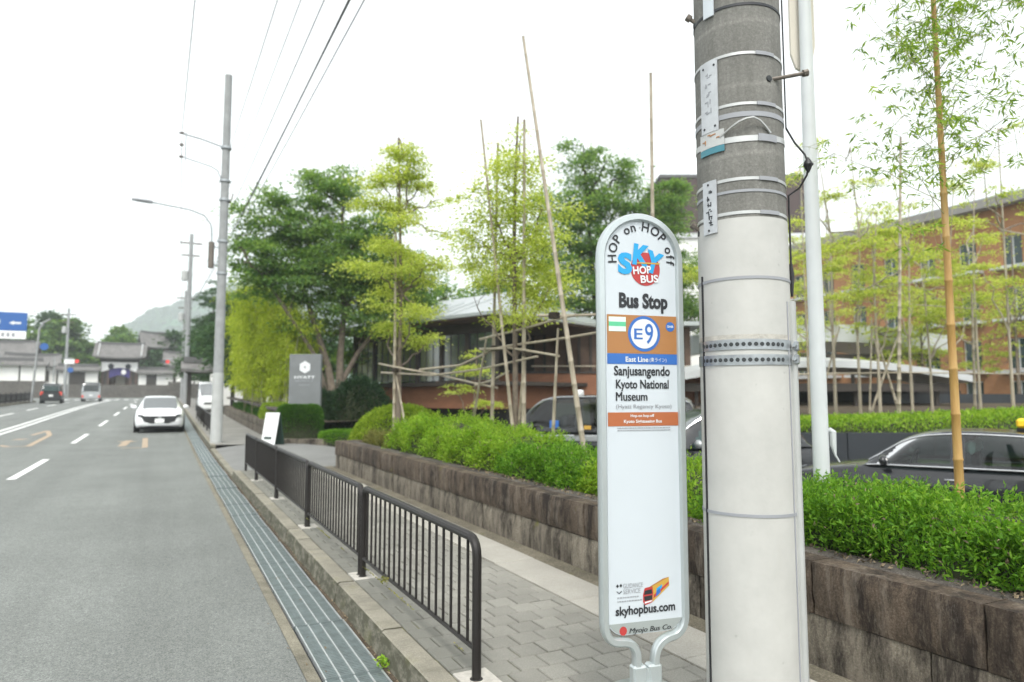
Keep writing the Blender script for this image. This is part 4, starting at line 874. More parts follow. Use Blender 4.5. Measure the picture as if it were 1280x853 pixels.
# dark tree right of the stakes, behind the pavilion
tree('broadleaf_tree', 'tall dark green tree rising behind the pavilion left of the bus stop sign', (20.5, 30.0, .2),
     [([(0, 0, 0), (0, 0, 3), (-.3, 0, 6), (-.6, 0, 9), (-.8, 0, 12)], .3, .07), ([(0, 0, 2.5), (1, -.4, 5), (1.8, -.7, 8), (2.2, -.8, 10)], .2, .06)],
     [(-.9, 0, 13.2, 1.3, 1.3, 1.1, 1), (-1.9, .3, 11.3, 1.7, 1.5, 1.1, 1), (.6, -.3, 11.6, 1.8, 1.5, 1.1, 1), (-.2, 0, 9.8, 2.2, 2, 1.3, 1), (2.2, -1.0, 9.9, 1.7, 1.4, 1.1, 1), (-2.0, .5, 8.4, 1.6, 1.5, 1.2, 1), (1.6, -.8, 7.8, 2.0, 1.7, 1.3, 1), (-.4, 0, 6.8, 2.3, 1.8, 1.3, 1), (3.0, -1.4, 6.0, 1.6, 1.4, 1.4, 1), (3.9, -1.9, 8.2, 1.4, 1.3, 1.2, 1), (3.3, -1.6, 10.6, 1.1, 1.0, .9, .9), (1.3, -.6, 13.2, 1.1, 1.0, .9, .8), (-1.0, 0, 14.6, 1.0, 1.0, .8, .8), (3.3, -1.6, 12.0, 1.2, 1.1, 1.0, .9), (.4, -.2, 14.0, .9, .9, .7, .6), (-2.9, .8, 9.9, 1.1, 1.1, .8, .9), (4.4, -2.2, 5.6, 1.2, 1.1, 1.2, .9), (-2.2, .6, 5.4, 1.7, 1.4, 1.3, 1), (.6, -.4, 4.6, 2.6, 1.6, 1.2, .9)],
     520, 125, .85, .18, 'leaf_big', 'bark_dark', limbs=110, twig=.03)
# two staked yellow green maples in the planter
MAPLE = []
for i in range(26):
    f = i / 25; z_ = 2.1 + 3.85 * f; az = i * 2.4 + rng.normal() * .3; rad_ = (.62 if f < .75 else .62 * (1.05 - f) / .3) * rng.uniform(.55, 1.25)
    k_ = rng.uniform(.30, .52); MAPLE.append((rad_ * math.cos(az) + .08, rad_ * math.sin(az), z_ + rng.normal() * .12, k_, k_, .13, .75 if f < .12 else 1))
tree('maple_tree', 'staked yellow green maple beside the round bush with layered foliage', (4.15, 13.15, .5),
     [([(0, 0, 0), (.0, 0, 1.5), (.02, 0, 3), (-.03, 0, 4.6), (-.08, 0, 6.2)], .055, .018)],
     MAPLE,
     190, 115, .28, .056, 'leaf_maple', group='staked yellow green maples in the planter', flat=.34, aspect=.55, limbs=110, twig=.007, up=.8)
tree('maple_tree', 'staked yellow green maple in the middle of the leaning bamboo poles', (4.62, 9.0, .5),
     [([(0, 0, 0), (0, 0, 1.5), (-.02, 0, 3), (0, 0, 4.2), (.05, 0, 5.2)], .05, .015)],
     [(0, 0, 4.35, .55, .55, .3, 1), (-.25, .3, 3.8, .6, .6, .32, 1), (.3, -.3, 3.7, .6, .6, .32, 1), (-.25, .4, 3.2, .6, .6, .35, 1.1), (.3, -.3, 3.1, .55, .6, .35, 1.1), (0, 0, 2.65, .6, .65, .3, 1.1), (.35, -.4, 2.5, .45, .45, .25, 1), (-.4, .5, 2.3, .35, .4, .2, .6), (.05, 0, 2.2, .5, .5, .2, .8), (.1, 0, 4.9, .35, .35, .25, .3)],
     150, 125, .30, .052, 'leaf_maple', group='staked yellow green maples in the planter', flat=.4, aspect=.5, limbs=90, twig=.006, up=.7)
tree('maple_sapling', 'small yellow leaved sapling in front of the terracotta pavilion wall', (6.2, 14.2, -.4),
     [([(0, 0, 0), (0, 0, 1.2), (.1, 0, 2.6)], .03, .01)],
     [(0, 0, 2.45, .45, .4, .14, 1), (-.3, .2, 2.0, .45, .4, .12, 1), (.3, -.2, 1.65, .45, .4, .1, 1), (-.25, .1, 1.25, .4, .35, .09, 1), (.1, 0, 2.8, .3, .3, .12, .7)], 38, 70, .22, .055, 'leaf_maple', flat=.15, limbs=30, twig=.005, up=1.2)
# bamboo stakes and cross rails tied round the maples
def bamboo(name, pts, r0, r1, mat, label=None, cat=None, group=None, node=.28, sides=10, parent=None, nodes_=True):
    p = [Vector(q) for q in pts]; seg = [(b_ - a_).length for a_, b_ in zip(p, p[1:])]; L = sum(seg); n = max(2, int(L / node)); m = MB(); pp = []; rd = []
    def at(s):
        for a_, b_, l in zip(p, p[1:], seg):
            if s <= l + 1e-6: return a_.lerp(b_, s / l)
            s -= l
        return p[-1]
    for i in range(n + 1):
        s = L * i / n; r_ = r0 + (r1 - r0) * i / n
        for ds, k in ((-.012, .97), (-.004, 1.1), (.004, 1.1), (.012, .97)):
            if 0 <= s + ds <= L: pp.append(at(s + ds)); rd.append(r_ * k)
    m.tube(pp, rd, sides); o = m.build(name, mat, parent, 40)
    if label: tag(o, label, cat, group)
    return o
stk = [([(4.61, 8.95, .45), (4.1, 9.12, 5.59)], 'bamboo stake crossing in front of the middle maple, leaning left', .037), ([(4.63, 9.85, .45), (4.47, 9.3, 5.36)], 'upright bamboo stake left of the middle maple', .04), ([(4.57, 6.99, .45), (4.22, 7.98, 6.37)], 'tallest bamboo stake, leaning left from a foot close to the bus stop sign', .045),
       ([(4.71, 8.91, .45), (4.55, 8.57, 5.47)], 'upright bamboo stake tied to the middle maple trunk', .046), ([(5.0, 6.25, .45), (5.0, 6.22, 5.25)], 'upright bamboo stake rising behind the bus stop sign', .04), ([(4.52, 7.78, .45), (4.49, 7.54, 2.31)], 'short bamboo stake in front of the black minivan', .034),
       ([(4.62, 10.75, .45), (4.42, 9.6, 2.31)], 'short bamboo stake leaning right behind the feathery shrubs', .034), ([(4.7, 9.13, .45), (4.63, 8.73, 2.07)], 'short bamboo stake leaning on the middle maple', .034), ([(4.11, 13.29, .45), (3.98, 12.95, 4.7)], 'upright bamboo stake of the maple beside the round bush', .05), ([(4.25, 12.76, .45), (4.07, 13.09, 1.84)], 'short slanted bamboo prop beside the round bush', .035)]
for pts, lb, r_ in stk: bamboo('bamboo_stake', pts, r_ * .8, r_ * .42, 'bamboo_grey', lb, 'bamboo stake', 'bamboo stakes round the maples')
rls = [([(4.42, 9.83, 2.33), (4.66, 8.79, 2.42), (4.76, 7.84, 2.49), (4.8, 7.6, 2.5)], 'upper bamboo rail sloping up to the tallest stake'), ([(4.6, 8.25, 2.55), (4.81, 7.81, 2.51), (4.92, 6.86, 2.44), (4.95, 6.3, 2.42)], 'bamboo rail running from the tallest stake behind the bus stop sign'),
       ([(4.32, 12.39, 1.94), (4.41, 10.65, 1.95), (4.52, 9.91, 2.1), (4.58, 9.53, 2.19), (4.78, 7.97, 2.21), (4.87, 6.79, 2.24)], 'long curved bamboo rail running across all the stakes'), ([(3.9, 13.71, 2.1), (4.18, 12.68, 1.95), (4.45, 11.88, 1.84), (4.55, 10.27, 1.64), (4.65, 9.67, 1.56)], 'bamboo rail sloping down from the maple beside the round bush'),
       ([(3.95, 13.7, 1.92), (4.43, 11.89, 1.82), (4.56, 10.13, 1.87), (4.61, 9.09, 1.94), (4.66, 8.39, 1.99)], 'lower long bamboo rail joining the two maples'), ([(4.46, 9.93, 2.18), (4.6, 9.07, 2.15), (4.72, 7.9, 1.97)], 'short bamboo rail behind the middle maple'), ([(4.54, 10.28, 1.61), (4.63, 9.78, 1.69), (4.66, 9.3, 1.81)], 'shortest bamboo rail near the foot of the middle maple')]
for pts, lb in rls: bamboo('bamboo_rail', pts, .021, .017, 'bamboo_grey', lb, 'bamboo rail', 'bamboo rails tied to the stakes', .35, 8)
# dark rope lashings
for i, p in enumerate([(4.05, 13.1, 1.95), (4.41, 7.5, 2.46), (4.68, 8.75, 2.05), (4.58, 9.6, 2.18)]):
    m = MB()
    for k in range(4): m.lathe([(.07, -.008), (.078, 0), (.07, .008)], 12, Matrix.Translation((p[0], p[1], p[2] + (k - 1.5) * .02)))
    tag(m.build('rope_lashing', 'rope'), ['dark rope lashing on the stake beside the round bush', 'dark rope lashing on the tallest stake', 'dark rope lashing on the middle maple trunk', 'dark rope lashing left of the middle maple'][i], 'rope', 'rope lashings on the stakes')
# slender bamboo right in front: golden culm, leafy side branches
def bamboo_plant(name, label, base, h, r, culm, n_br, z_from, reach, leaf, lsize, per, group=None, lean=(0, 0), node=.3, seed=0):
    t = thing(name, label, 'bamboo', base, 0, group); top = (lean[0], lean[1], h)
    bamboo('culm', [(0, 0, -.1), (lean[0] * .3, lean[1] * .3, h * .5), top], r, r * .35, culm, parent=t, node=node, sides=12)
    m = MB(); C_ = []; D_ = []
    for i in range(n_br):
        s = z_from + (1 - z_from) * (i + rng.random() * .8) / n_br; z = h * s; b0 = Vector((lean[0] * s * s, lean[1] * s * s, z)); a = rng.uniform(0, 6.28); L = reach * (1.15 - .6 * s) * rng.uniform(.6, 1.2)
        e = b0 + Vector((math.cos(a) * L, math.sin(a) * L, L * rng.uniform(.15, .75))); pts = limb(m, b0, e, r * .10, r * .04, .06, 5, 5)
        for k in range(per):
            q = pts[rng.integers(1, 6)]; tw = q + Vector(rng.normal(size=3)) * L * .2; tw.z -= abs(rng.normal()) * L * .05; limb(m, q, tw, r * .05, r * .03, 0, 2, 3)
            for j in range(rng.integers(8, 15)):
                dv = Vector((rng.normal(), rng.normal(), rng.normal() * .5 - .45)); C_.append(tw + dv * lsize * .55); D_.append(dv)
    m.build('branch', 'bamboo_green', t, 60); quads('foliage', leaves(np.array([tuple(p) for p in C_]), lsize, np.array([tuple(p) for p in D_]), .2, .5, .05, .15), leaf, t); return t
bamboo_plant('bamboo', 'golden yellow bamboo culm with leafy top standing in the clipped hedge', (4.98, 2.9, .45), 5.6, .033, 'bamboo_gold', 44, .40, .85, 'leaf_bamboo', .060, 19, node=.31, lean=(-.05, -.02))

# ------------------------------------------------------------------ vehicles
def cr(keys, x):                                         # smooth interpolation of rows keyed by their first column
    K = np.array(keys, float); xs = K[:, 0]; i = int(np.clip(np.searchsorted(xs, x) - 1, 0, len(xs) - 2)); s = (x - xs[i]) / (xs[i + 1] - xs[i]); s = min(1, max(0, s))
    p1, p2 = K[i, 1:], K[i + 1, 1:]
    def tan(j):
        if j == 0: return (K[1, 1:] - K[0, 1:]) / (xs[1] - xs[0])
        if j == len(xs) - 1: return (K[-1, 1:] - K[-2, 1:]) / (xs[-1] - xs[-2])
        return (K[j + 1, 1:] - K[j - 1, 1:]) / (xs[j + 1] - xs[j - 1])
    h = xs[i + 1] - xs[i]; m1, m2 = tan(i) * h, tan(i + 1) * h
    return (2 * s**3 - 3 * s**2 + 1) * p1 + (s**3 - 2 * s**2 + s) * m1 + (-2 * s**3 + 3 * s**2) * p2 + (s**3 - s**2) * m2
def car(name, label, cat, loc, yaw, L, low, green, paint, windows, wheels, wr=.32, group=None, hi=False, glass='glass_dark', tint=None, screen=(0, .25), rear=(.86, 1), lowpaint=None):
    """low: (t, z_bottom, z_top, half width) from nose to tail; green: (t, z_roof, half width of belt, half width of roof, z_belt)"""
    T = thing(name, label, cat, loc, yaw, group); n = 64 if hi else 34; rings = []
    for i in range(n + 1):
        t_ = L * i / n; zb, zt, hw = cr(low, t_); H = zt - zb
        half = [(.0, zb), (.78 * hw, zb), (.94 * hw, zb + .05 * H + .02), (.985 * hw, zb + .22 * H), (hw, zb + .5 * H), (.992 * hw, zb + .68 * H), (.972 * hw, zb + .82 * H), (.93 * hw, zb + .93 * H), (.84 * hw, zb + .985 * H), (.45 * hw, zt + .012), (0, zt + .016)]
        ring = half + [(-x, z) for x, z in half[-2:0:-1]]; rings.append([(x, L / 2 - t_, z) for x, z in ring])
    m = MB(); m.loft(rings); m.build('body', paint, T, 50, True)
    # greenhouse split by what each face is
    g0, g1 = green[0][0], green[-1][0]; ng, nr = (110, 34) if hi else (48, 20); grid = []
    for i in range(ng + 1):
        u = i / ng; t_ = g0 + (g1 - g0) * u; zr, hb, hr, zbelt = cr(green, t_); Hh = max(zr - zbelt, .001); row = []
        for j in range(nr + 1):
            v = j / nr * 2 - 1; av = abs(v); sg = 1 if v >= 0 else -1     # v: +-1 at the belt, 0 on the roof centre
            if av > .42: q = (1 - av) / .58; x = hb + (hr - hb) * q ** 1.15; z = zbelt + Hh * (.93 * (1 - (1 - q) ** 1.25))
            else: q = av / .42; x = hr * math.sin(q * math.pi / 2) ** .9; z = zbelt + Hh * (.93 + .07 * math.cos(q * math.pi / 2) ** .8)
            row.append((sg * x, L / 2 - t_, z))
        grid.append(row)
    parts = {'roof': MB(), 'windscreen': MB(), 'rear_window': MB(), 'pillar': MB()}
    for k in range(len(windows)): parts['side_window%d' % k] = MB(); parts['side_windowb%d' % k] = MB()
    def kind(u, v):
        av = abs(v); q = (1 - av) / .58 if av > .42 else 1.0
        t_ = g0 + (g1 - g0) * u
        if av > .44 and .06 < q < .88:
            for k, (a_, b_, lean_a, lean_b) in enumerate(windows):
                if a_ + lean_a * q < t_ < b_ + lean_b * q: return ('side_window%d' if v > 0 else 'side_windowb%d') % k
            return 'roof'
        if av < .74 and screen[0] <= u < screen[1] and (av < .40 + .3 * (1 - u / screen[1])): return 'windscreen'
        if av < .60 and rear[0] <= u < rear[1] and av < .38: return 'rear_window'
        return 'roof'
    idx = {k: {} for k in parts}
    for i in range(ng):
        for j in range(nr):
            k = kind((i + .5) / ng, (j + .5) / nr * 2 - 1); mbk, d_ = parts[k], idx[k]; f = []
            for a_, b_ in ((i, j), (i, j + 1), (i + 1, j + 1), (i + 1, j)):
                if (a_, b_) not in d_: d_[(a_, b_)] = len(mbk.v); mbk.v.append(grid[a_][b_])
                f.append(d_[(a_, b_)])
            mbk.f.append(tuple(f))
    for k, mb2 in parts.items():
        if mb2.f: mb2.build('side_window' if k.startswith('side') else k, paint if k in ('roof',) else ('car_black' if k == 'pillar' and hi else (paint if k == 'pillar' else ('windscreen' if k == 'windscreen' else (tint if tint and k.startswith('side') else glass)))), T, 60)
    bot = MB(); bot.add([grid[0][0], grid[0][-1], grid[-1][-1], grid[-1][0]], [(0, 1, 2, 3)])
    for wt in wheels:
        zb, zt, hw = cr(low, wt)
        for s in (-1, 1):
            mm = Matrix.Translation((s * (hw - .1), L / 2 - wt, wr)) @ Matrix.Rotation(R(90 * s), 4, 'Y')
            m = MB(); m.lathe([(wr * 1.13, .06), (wr * 1.13, .103), (wr * .9, .104)], 28, mm); m.build('wheel_arch', 'black_plastic', T)
            m = MB(); m.lathe([(wr * .62, -.1), (wr * .95, -.1), (wr, -.07), (wr, .08), (wr * .95, .112), (wr * .66, .114)], 28, mm); wo_ = m.build('wheel', 'tyre', T)
            m = MB(); m.lathe([(wr * .66, .09), (wr * .66, .116), (wr * .6, .118), (wr * .56, .108), (wr * .12, .112), (.02, .115)], 28, mm)
            for k in range(5): m.box(-wr * .07, wr * .07, wr * .1, wr * .6, .108, .119, mm @ Matrix.Rotation(R(72 * k), 4, 'Z'))
            m.build('rim', 'rim', wo_)
    return T
def cbx(T, name, mat, x0, x1, y0, y1, z0, z1, c=.01, rot=None):
    m = MB(); m.rbox(x0, x1, y0, y1, z0, z1, c, rot); return m.build(name, mat, T, 40)
def mirror(T, x, y, z, mat, s):
    m = MB(); mm = Matrix.Translation((x + s * .1, y, z)) @ Matrix.Diagonal((.11, .06, .075, 1)); m.lathe([(math.cos(a), math.sin(a)) for a in np.linspace(-1.5, 1.5, 9)], 14, mm); m.box(min(x, x + s * .08), max(x, x + s * .08), y - .02, y + .02, z - .05, z - .02); m.build('wing_mirror', mat, T)
# white hatchback parked facing us
HL = [(0, .30, .58, .62), (.12, .20, .68, .80), (.4, .16, .78, .87), (.9, .16, .90, .895), (1.5, .16, .98, .8975), (2.4, .16, .97, .8975), (3.4, .17, .98, .895), (4.0, .2, .98, .86), (4.3, .3, .92, .78), (4.46, .4, .8, .6)]
HG = [(1.05, .93, .72, .60, .90), (1.5, 1.14, .80, .60, .95), (2.0, 1.37, .82, .58, .95), (2.5, 1.44, .82, .58, .95), (3.2, 1.42, .82, .58, .95), (3.8, 1.28, .80, .56, .95), (4.25, .97, .72, .55, .93)]
mz = -.143; hz = 30.3
T = car('parked_car', 'white hatchback parked at the right kerb facing the camera', 'car', (-.14, hz + 2.23, P(hz + 1.6) - .01), R(180), 4.46, HL, HG, 'car_white', [(1.75, 2.55, .35, 0), (2.63, 3.6, 0, -.1)], (.88, 3.6), .33, screen=(0, .32), glass='glass_tint')
fy = 2.23
def front_poly(T, name, pts, mat, y0, depth=.05, bow=.10):
    m = MB(); n = len(pts); p = [(x, y0 - bow * max(0, (abs(x) - .5) / .3) ** 2, z) for x, z in pts] + [(x, y0 - bow * max(0, (abs(x) - .5) / .3) ** 2 - depth, z) for x, z in pts]
    m.add(p, [tuple(range(n)), tuple(range(n, 2 * n))[::-1]] + [(i, (i + 1) % n, n + (i + 1) % n, n + i) for i in range(n)]); return m.build(name, mat, T, 0, True)
front_poly(T, 'grille', [(-.66, .66), (-.54, .44), (-.3, .36), (.3, .36), (.54, .44), (.66, .66), (.3, .65), (-.3, .65)], 'black_plastic', fy + .022, .1, .12)
front_poly(T, 'bumper_intake', [(-.78, .15), (-.7, .24), (-.3, .25), (.3, .25), (.7, .24), (.78, .15)], 'black_plastic', fy + .014, .12, .12)
for s in (-1, 1): front_poly(T, 'headlight', [(s * .58, .70), (s * .56, .62), (s * .74, .64), (s * .80, .71)], 'glass_dark', fy + .025, .1, .12)
front_poly(T, 'number_plate', [(-.165, .38), (.165, .38), (.165, .545), (-.165, .545)], 'plate_white', fy + .03, .01)
front_poly(T, 'emblem', [(.07 * math.cos(a), .585 + .055 * math.sin(a)) for a in np.linspace(0, 6.28, 12, endpoint=False)], 'chrome', fy + .024, .01)
for s in (-1, 1): mirror(T, s * .86, .72, 1.0, 'car_white', s)
# white kei van driving away and dark taxi
VL = [(0, .28, 1.0, .70), (.1, .22, 1.05, .80), (.5, .2, 1.06, .84), (2, .2, 1.06, .85), (3.8, .2, 1.06, .85), (4.2, .24, 1.05, .83), (4.3, .3, 1.0, .78)]
VG = [(.15, 1.08, .78, .6, 1.05), (.6, 1.6, .82, .68, 1.05), (1.1, 1.88, .83, .70, 1.05), (2.5, 1.95, .83, .72, 1.05), (3.9, 1.93, .83, .72, 1.05), (4.15, 1.8, .82, .7, 1.05), (4.3, 1.07, .78, .66, 1.03)]
T = car('driving_van', 'small white van driving away towards the temple gate', 'van', (-6.75, 83.5, P(84)), R(2), 4.3, VL, VG, 'car_silver', [(.5, 1.3, .3, 0), (1.4, 2.6, 0, 0), (2.7, 3.9, 0, 0)], (.7, 3.6), .29, screen=(0, .2), rear=(.93, 1))
def rear_poly(T, name, pts, mat, y0, depth=.03):
    m = MB(); n = len(pts); p = [(x, y0, z) for x, z in pts] + [(x, y0 + depth, z) for x, z in pts]; m.add(p, [tuple(range(n)), tuple(range(n, 2 * n))[::-1]] + [(i, (i + 1) % n, n + (i + 1) % n, n + i) for i in range(n)]); m.build(name, mat, T, 0, True)
rear_poly(T, 'rear_window', [(-.62, 1.12), (.62, 1.12), (.58, 1.62), (-.58, 1.62)], 'glass_dark', -2.18, .06)
for s in (-1, 1): rear_poly(T, 'tail_lamp', [(s * .62, .42), (s * .8, .42), (s * .8, .62), (s * .62, .62)], 'lamp_tail', -2.19, .05)
rear_poly(T, 'number_plate', [(-.16, .55), (.16, .55), (.16, .7), (-.16, .7)], 'plate_white', -2.19, .03)
TL = [(0, .3, .75, .68), (.15, .2, .85, .8), (.9, .18, .95, .84), (1.5, .18, 1.0, .845), (3.4, .18, 1.02, .845), (4.2, .22, 1.02, .82), (4.4, .3, .95, .74)]
TG = [(.9, .97, .76, .64, .95), (1.4, 1.4, .79, .66, 1.0), (1.9, 1.69, .8, .66, 1.0), (2.8, 1.75, .8, .68, 1.0), (3.8, 1.68, .8, .66, 1.0), (4.15, 1.5, .79, .64, 1.0), (4.36, 1.03, .76, .62, 1.0)]
T = car('driving_taxi', 'dark taxi with glowing red tail lamps driving away in the left lane', 'taxi', (-9.1, 74.5, P(75)), R(4), 4.4, TL, TG, 'car_black', [(1.4, 2.2, .3, 0), (2.3, 3.2, 0, 0)], (.8, 3.5), .31, screen=(0, .3), rear=(.9, 1))
rear_poly(T, 'rear_window', [(-.6, 1.08), (.6, 1.08), (.52, 1.5), (-.52, 1.5)], 'glass_tint', -2.19, .06)
cbx(T, 'roof_panel', 'car_silver', -.55, .55, -1.5, .4, 1.735, 1.765)
cbx(T, 'roof_lamp', 'plate_white', -.18, .18, .25, .4, 1.76, 1.9)
for s in (-1, 1): rear_poly(T, 'tail_lamp', [(s * .58, .7), (s * .8, .7), (s * .8, 1.02), (s * .58, 1.02)], 'lamp_tail', -2.2, .08)
rear_poly(T, 'number_plate', [(-.16, .6), (.16, .6), (.16, .76), (-.16, .76)], 'plate_white', -2.215, .03)
# black sedan taxi in the forecourt
FZ = -.495
SL = [(0, .32, .62, .60), (.12, .22, .70, .78), (.45, .18, .80, .87), (1.0, .17, .90, .90), (1.6, .17, .955, .91), (2.4, .17, .965, .91), (3.4, .18, .97, .905), (4.1, .2, .985, .88), (4.6, .26, .98, .82), (4.88, .36, .88, .7)]
SG = [(1.38, .93, .76, .62, .925), (1.6, 1.08, .80, .62, .95), (2.0, 1.36, .83, .60, .955), (2.4, 1.455, .83, .60, .96), (3.1, 1.465, .83, .60, .965), (3.6, 1.41, .82, .58, .97), (4.05, 1.23, .80, .56, .975), (4.45, .99, .74, .55, .98)]
yawS = R(22.9); cS = (10.14, 5.99)
T = car('sedan_taxi', 'black sedan with chrome window trim and yellow roof lamp behind the clipped hedge', 'car', (cS[0], cS[1], FZ), yawS, 4.88, SL, SG, 'car_black', [(1.58, 2.52, .36, .0), (2.68, 3.62, 0, -.08), (3.7, 3.95, -.06, -.16)], (.95, 3.78), .335, hi=True, tint='car_glass', glass='car_glass', screen=(0, .34), rear=(.78, 1))
for s in (-1, 1):
    m = MB(); pts = []
    for t_ in np.linspace(1.5, 4.2, 26): zr, hb, hr, zb = cr(SG, t_); q = .9; x = hb + (hr - hb) * q ** 1.15; z = zb + (zr - zb) * .93 * (1 - (1 - q) ** 1.25); pts.append((s * (x + .008), 2.44 - t_, z + .006))
    m.tube(pts, .011, 6); m.build('window_trim', 'chrome', T)
    m = MB(); m.tube([(s * (cr(SG, t_)[1] + .012), 2.44 - t_, cr(SG, t_)[3] + .012) for t_ in np.linspace(1.5, 4.1, 20)], .010, 6); m.build('belt_trim', 'chrome', T)
    mirror(T, s * .84, 2.44 - 1.75, 1.03, 'car_black', s); cbx(T, 'mirror_strip', 'chrome', s * .88 - .06, s * .88 + .06, .745, .76, 1.01, 1.03, .004)
    for ty in (2.55, 3.55): cbx(T, 'door_handle', 'chrome', s * .915 - .015, s * .915 + .015, 2.44 - ty - .09, 2.44 - ty + .09, .80, .825, .006)
    cbx(T, 'headlight', 'lamp_clear', s * .68 - .14, s * .68 + .14, 2.05, 2.32, .60, .74, .04)
    cbx(T, 'tail_lamp', 'lamp_redoff', s * .66 - .16, s * .66 + .16, -2.42, -2.2, .72, .9, .04)
for x in (-.36, .36):
    cbx(T, 'front_seat', 'cloth_dark', x - .24, x + .24, -.30, -.14, .6, 1.16, .06); cbx(T, 'headrest', 'board_white', x - .13, x + .13, -.33, -.22, 1.13, 1.32, .04)
cbx(T, 'rear_seat', 'cloth_dark', -.62, .62, -1.42, -1.2, .6, 1.14, .06)
cbx(T, 'dashboard', 'black_plastic', -.66, .66, .58, .85, .8, 1.0, .05)
m = MB(); m.tube([(-.36 + .18 * math.cos(a_), .42 - .05 * math.sin(a_), 1.0 + .17 * math.sin(a_)) for a_ in np.linspace(0, 6.28, 18)], .014, 6); m.build('steering_wheel', 'black_plastic', T)
cbx(T, 'grille', 'chrome', -.4, .4, 2.38, 2.45, .42, .66, .03)
m = MB(); m.rbox(-.13, .13, -.94, -.78, 1.455, 1.50, .008); m.build('lamp_foot', 'black_plastic', T)
m = MB(); m.rbox(-.17, .17, -.94, -.78, 1.50, 1.62, .025); m.build('roof_lamp', 'lamp_yellow', T)
# black minivan beyond the shrubs
ML = [(0, .34, .95, .7), (.15, .24, 1.02, .86), (.6, .2, 1.08, .91), (1.2, .19, 1.12, .92), (3.9, .19, 1.14, .925), (4.6, .22, 1.14, .91), (4.9, .34, 1.1, .84)]
MG = [(.80, 1.09, .8, .66, 1.07), (1.1, 1.48, .86, .72, 1.1), (1.45, 1.80, .88, .74, 1.12), (2.0, 1.90, .88, .71, 1.12), (4.2, 1.87, .88, .71, 1.12), (4.6, 1.78, .87, .70, 1.12), (4.88, 1.15, .84, .68, 1.12)]
T = car('minivan', 'black minivan taxi parked in the forecourt behind the bamboo stakes', 'minivan', (8.55, 12.9, -.44), R(46), 4.9, ML, MG, 'car_black', [(1.12, 2.25, .3, 0), (2.4, 3.5, 0, 0), (3.6, 4.6, 0, -.08)], (.95, 3.9), .34, hi=True, tint='car_glass', glass='car_glass', screen=(0, .28), rear=(.94, 1))
for s in (-1, 1):
    m = MB(); m.tube([(s * (cr(MG, t_)[2] + .03), 2.45 - t_, cr(MG, t_)[0] - .04) for t_ in np.linspace(1.5, 4.6, 16)], .014, 6); m.build('roof_rail', 'chrome', T)
    m = MB(); m.rbox(min(s * .905, s * .935), max(s * .905, s * .935), -1.9, 1.35, .93, 1.06, .012); m.build('shoulder_reflection', 'car_silver', T); mirror(T, s * .9, 1.15, 1.2, 'car_black', s)  # silver strip stands in for sky reflected along the black shoulder
    cbx(T, 'headlight', 'lamp_clear', s * .72 - .14, s * .72 + .14, 2.2, 2.4, .82, .98, .04)
cbx(T, 'roof_lamp', 'plate_white', -.16, .16, .2, .36, 1.885, 2.02, .03)
for x in (-.4, .4):
    for y in (.55, -.5): cbx(T, 'seat', 'cloth_dark', x - .26, x + .26, y - .1, y + .08, .8, 1.45, .06)
for s in (-1, 1):
    for ty in (2.325, 3.55): m = MB(); m.tube([(s * (cr(MG, ty)[1] + .004), 2.45 - ty, 1.14), (s * (cr(MG, ty)[1] - .01), 2.45 - ty, 1.4), (s * (cr(MG, ty)[2] + .09), 2.45 - ty, 1.72)], .035, 6); m.build('door_pillar', 'black_plastic', T)
cbx(T, 'window_sticker', 'ink_yellow', -.927, -.921, -.15, .0, 1.18, 1.26, .002); cbx(T, 'window_sticker', 'ink_blue', -.905, -.899, .55, .75, 1.2, 1.36, .002)
# grey compact car mostly hidden behind the pole
T = car('compact_car', 'dark compact car mostly hidden behind the concrete pole', 'car', (9.35, 9.9, -.48), R(72), 3.7, [(0, .32, .75, .62), (.12, .22, .85, .76), (.8, .18, .98, .83), (3.0, .18, 1.0, .835), (3.5, .22, 1.0, .8), (3.7, .34, .9, .7)],
        [(.6, 1.0, .74, .62, .97), (1.0, 1.4, .78, .64, .99), (1.5, 1.66, .79, .65, 1.0), (2.4, 1.68, .79, .66, 1.0), (2.95, 1.5, .78, .62, 1.0), (3.4, 1.02, .74, .6, 1.0)], 'car_black', [(1.05, 1.9, .3, 0), (2.0, 2.9, 0, -.1)], (.7, 3.0), .3, screen=(0, .3), rear=(.85, 1), glass='glass_tint')
for s in (-1, 1):
    mirror(T, s * .82, .75, 1.08, 'car_silver', s); m = MB(); m.tube([(s * (cr([(.6, 1.0, .74, .62, .97), (1.0, 1.4, .78, .64, .99), (1.5, 1.66, .79, .65, 1.0), (2.4, 1.68, .79, .66, 1.0), (2.95, 1.5, .78, .62, 1.0), (3.4, 1.02, .74, .6, 1.0)], t_)[2] + .04), 1.85 - t_, cr([(.6, 1.0), (1.0, 1.4), (1.5, 1.66), (2.4, 1.68), (2.95, 1.5), (3.4, 1.02)], t_)[0] - .05) for t_ in np.linspace(.8, 3.3, 16)], .016, 6); m.build('roof_trim', 'chrome', T)
